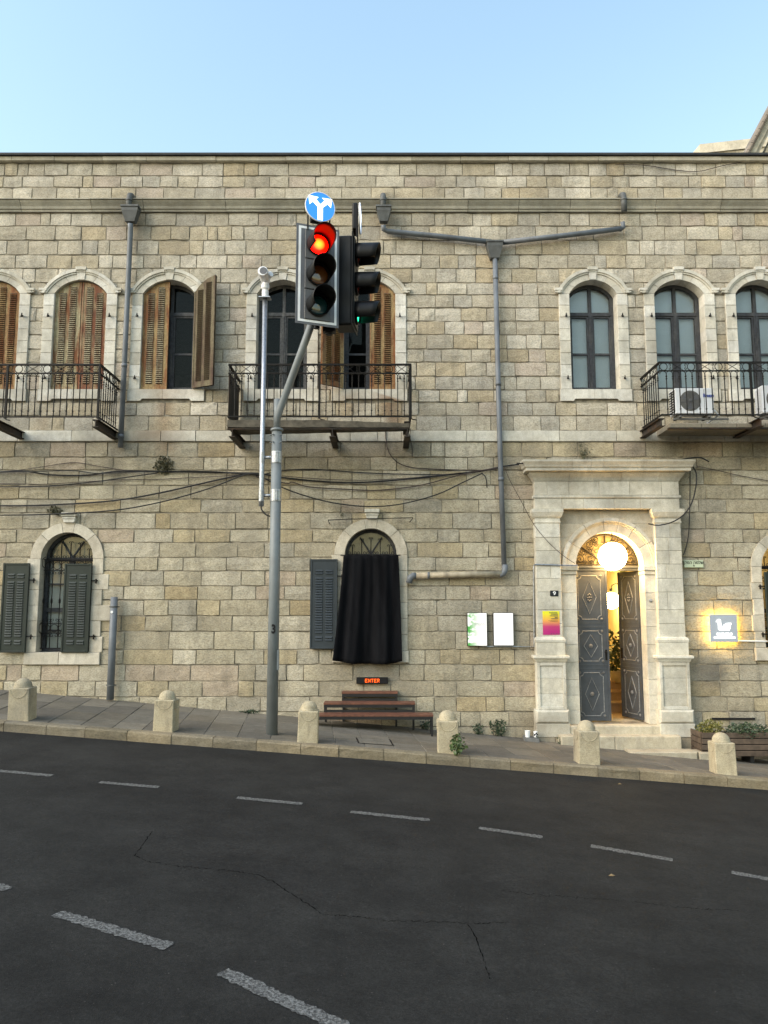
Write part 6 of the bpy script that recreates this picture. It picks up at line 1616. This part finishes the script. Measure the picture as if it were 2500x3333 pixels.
# fallen leaves
for (px,py,lb) in ((1992,2853,'dry curled leaf lying on the asphalt beyond the lane dashes'),(2018,2554,'small pale leaf lying on the road near the kerb')):
    h=hit(px,py,True); m=MB(); z=road_z(h[0])
    m.add([(h[0]-.03,h[1],z+.005),(h[0],h[1]+.02,z+.016),(h[0]+.03,h[1]+.005,z+.006),(h[0]+.005,h[1]-.02,z+.009),(h[0],h[1],z+.018)],[(0,3,4),(3,2,4),(2,1,4),(1,0,4)])
    single('fallen_leaf',m,m_plain('dry_brown_leaf',(.16,.115,.06),.8),lb,'leaf',(h[0],h[1],z))
# ================================================================== REAR BUILDINGS
Yr=31.0
def zy(x,y,Y): return at(x,y,Y)
a=at(2281,474,Yr); x0=a[0]; zt=a[2]
t=thing('rear_block','plain pale stone block rising behind the roofline','building',(x0+3,Yr+3,0))
m=MB(); dz=PZ(466,Yr)-zt
m.add([(x0,Yr,0),(x0+6,Yr-1.2,0),(x0+6,Yr+6,0),(x0-.5,Yr+6,0),(x0,Yr,zt),(x0+6,Yr-1.2,zt),(x0+6,Yr+6,zt),(x0-.5,Yr+6,zt)],[(0,1,5,4),(1,2,6,5),(2,3,7,6),(3,0,4,7),(4,5,6,7)])
mk('wall',m,m_stone('pale_rear_stone',False,False,(.58,.54,.44),pit=.12,bstr=.2),t)
m=MB(); m.add([(x0-.06,Yr-.06,zt-.38),(x0+6,Yr-1.27,zt-.38),(x0+6,Yr-1.27,zt+.03),(x0-.06,Yr-.06,zt+.03),(x0-.56,Yr+6,zt+.03),(x0-.56,Yr+6,zt-.38),(x0+6,Yr+6,zt+.03)],[(0,1,2,3),(0,3,4,5),(3,2,6,4)]); mk('parapet_band',m,m_stone('pale_rear_coping',False,False,(.62,.58,.49),pit=.1,bstr=.2),t)
Yg=24.0; p0=at(2425,505,Yg); p1=at(2505,352,Yg); sl_=(p1[2]-p0[2])/(p1[0]-p0[0])
xm=p0[0]+4.2; zr=p0[2]+sl_*4.2; zl=p0[2]-.6; xl=p0[0]-.6/sl_
t=thing('gabled_building','stone gable end with a tiled raking cornice behind the roofline','building',(xm,Yg+3,0))
m=MB(); m.prism([(xl+.5,0),(2*xm-xl-.5,0),(2*xm-xl-.5,zl-.3),(xm,zr-.9),(xl+.5,zl-.3)],Yg+.15,Yg+.6); m.box(xl+.6,2*xm-xl-.6,Yg+.601,Yg+8,0,zl-.9); mk('gable_wall',m,m_stone('gable_stone',True,False,(.46,.42,.33),pit=.2,bstr=.4),t)
for s in (1,-1):
    m=MB(); X=lambda x:x if s>0 else 2*xm-x
    m.prism([(X(xl),zl-.55),(X(xm),zr-.55-.0),(X(xm),zr-.12),(X(xl),zl-.12)][::s],Yg-.02,Yg+.6); m.prism([(X(xl),zl-.80),(X(xm),zr-.80),(X(xm),zr-.56),(X(xl),zl-.56)][::s],Yg+.06,Yg+.6); mk('raking_cornice',m,m_stone('cornice_rear',False,False,(.56,.52,.43),pit=.1,bstr=.2),t)
    tm=MB(); n=34
    for i in range(n):
        f0=i/n; xa=xl+(xm-xl)*f0; za=zl+(zr-zl)*f0; tm.tube([(X(xa),Yg-.10,za-.04),(X(xa+(xm-xl)/n*.9),Yg-.10,za-.04+(zr-zl)/n*.9)],[.07,.085],8)
    tm.prism([(X(xl),zl-.11),(X(xm),zr-.11),(X(xm),zr),(X(xl),zl)][::s],Yg-.06,Yg+.65); mk('roof_tiles',tm,m_plain('grey_brown_tiles',(.20,.17,.14),.85,0,.3,3),t)
# ---- final housekeeping
for o in bpy.data.objects:
    if '_w' in o: del o['_w']
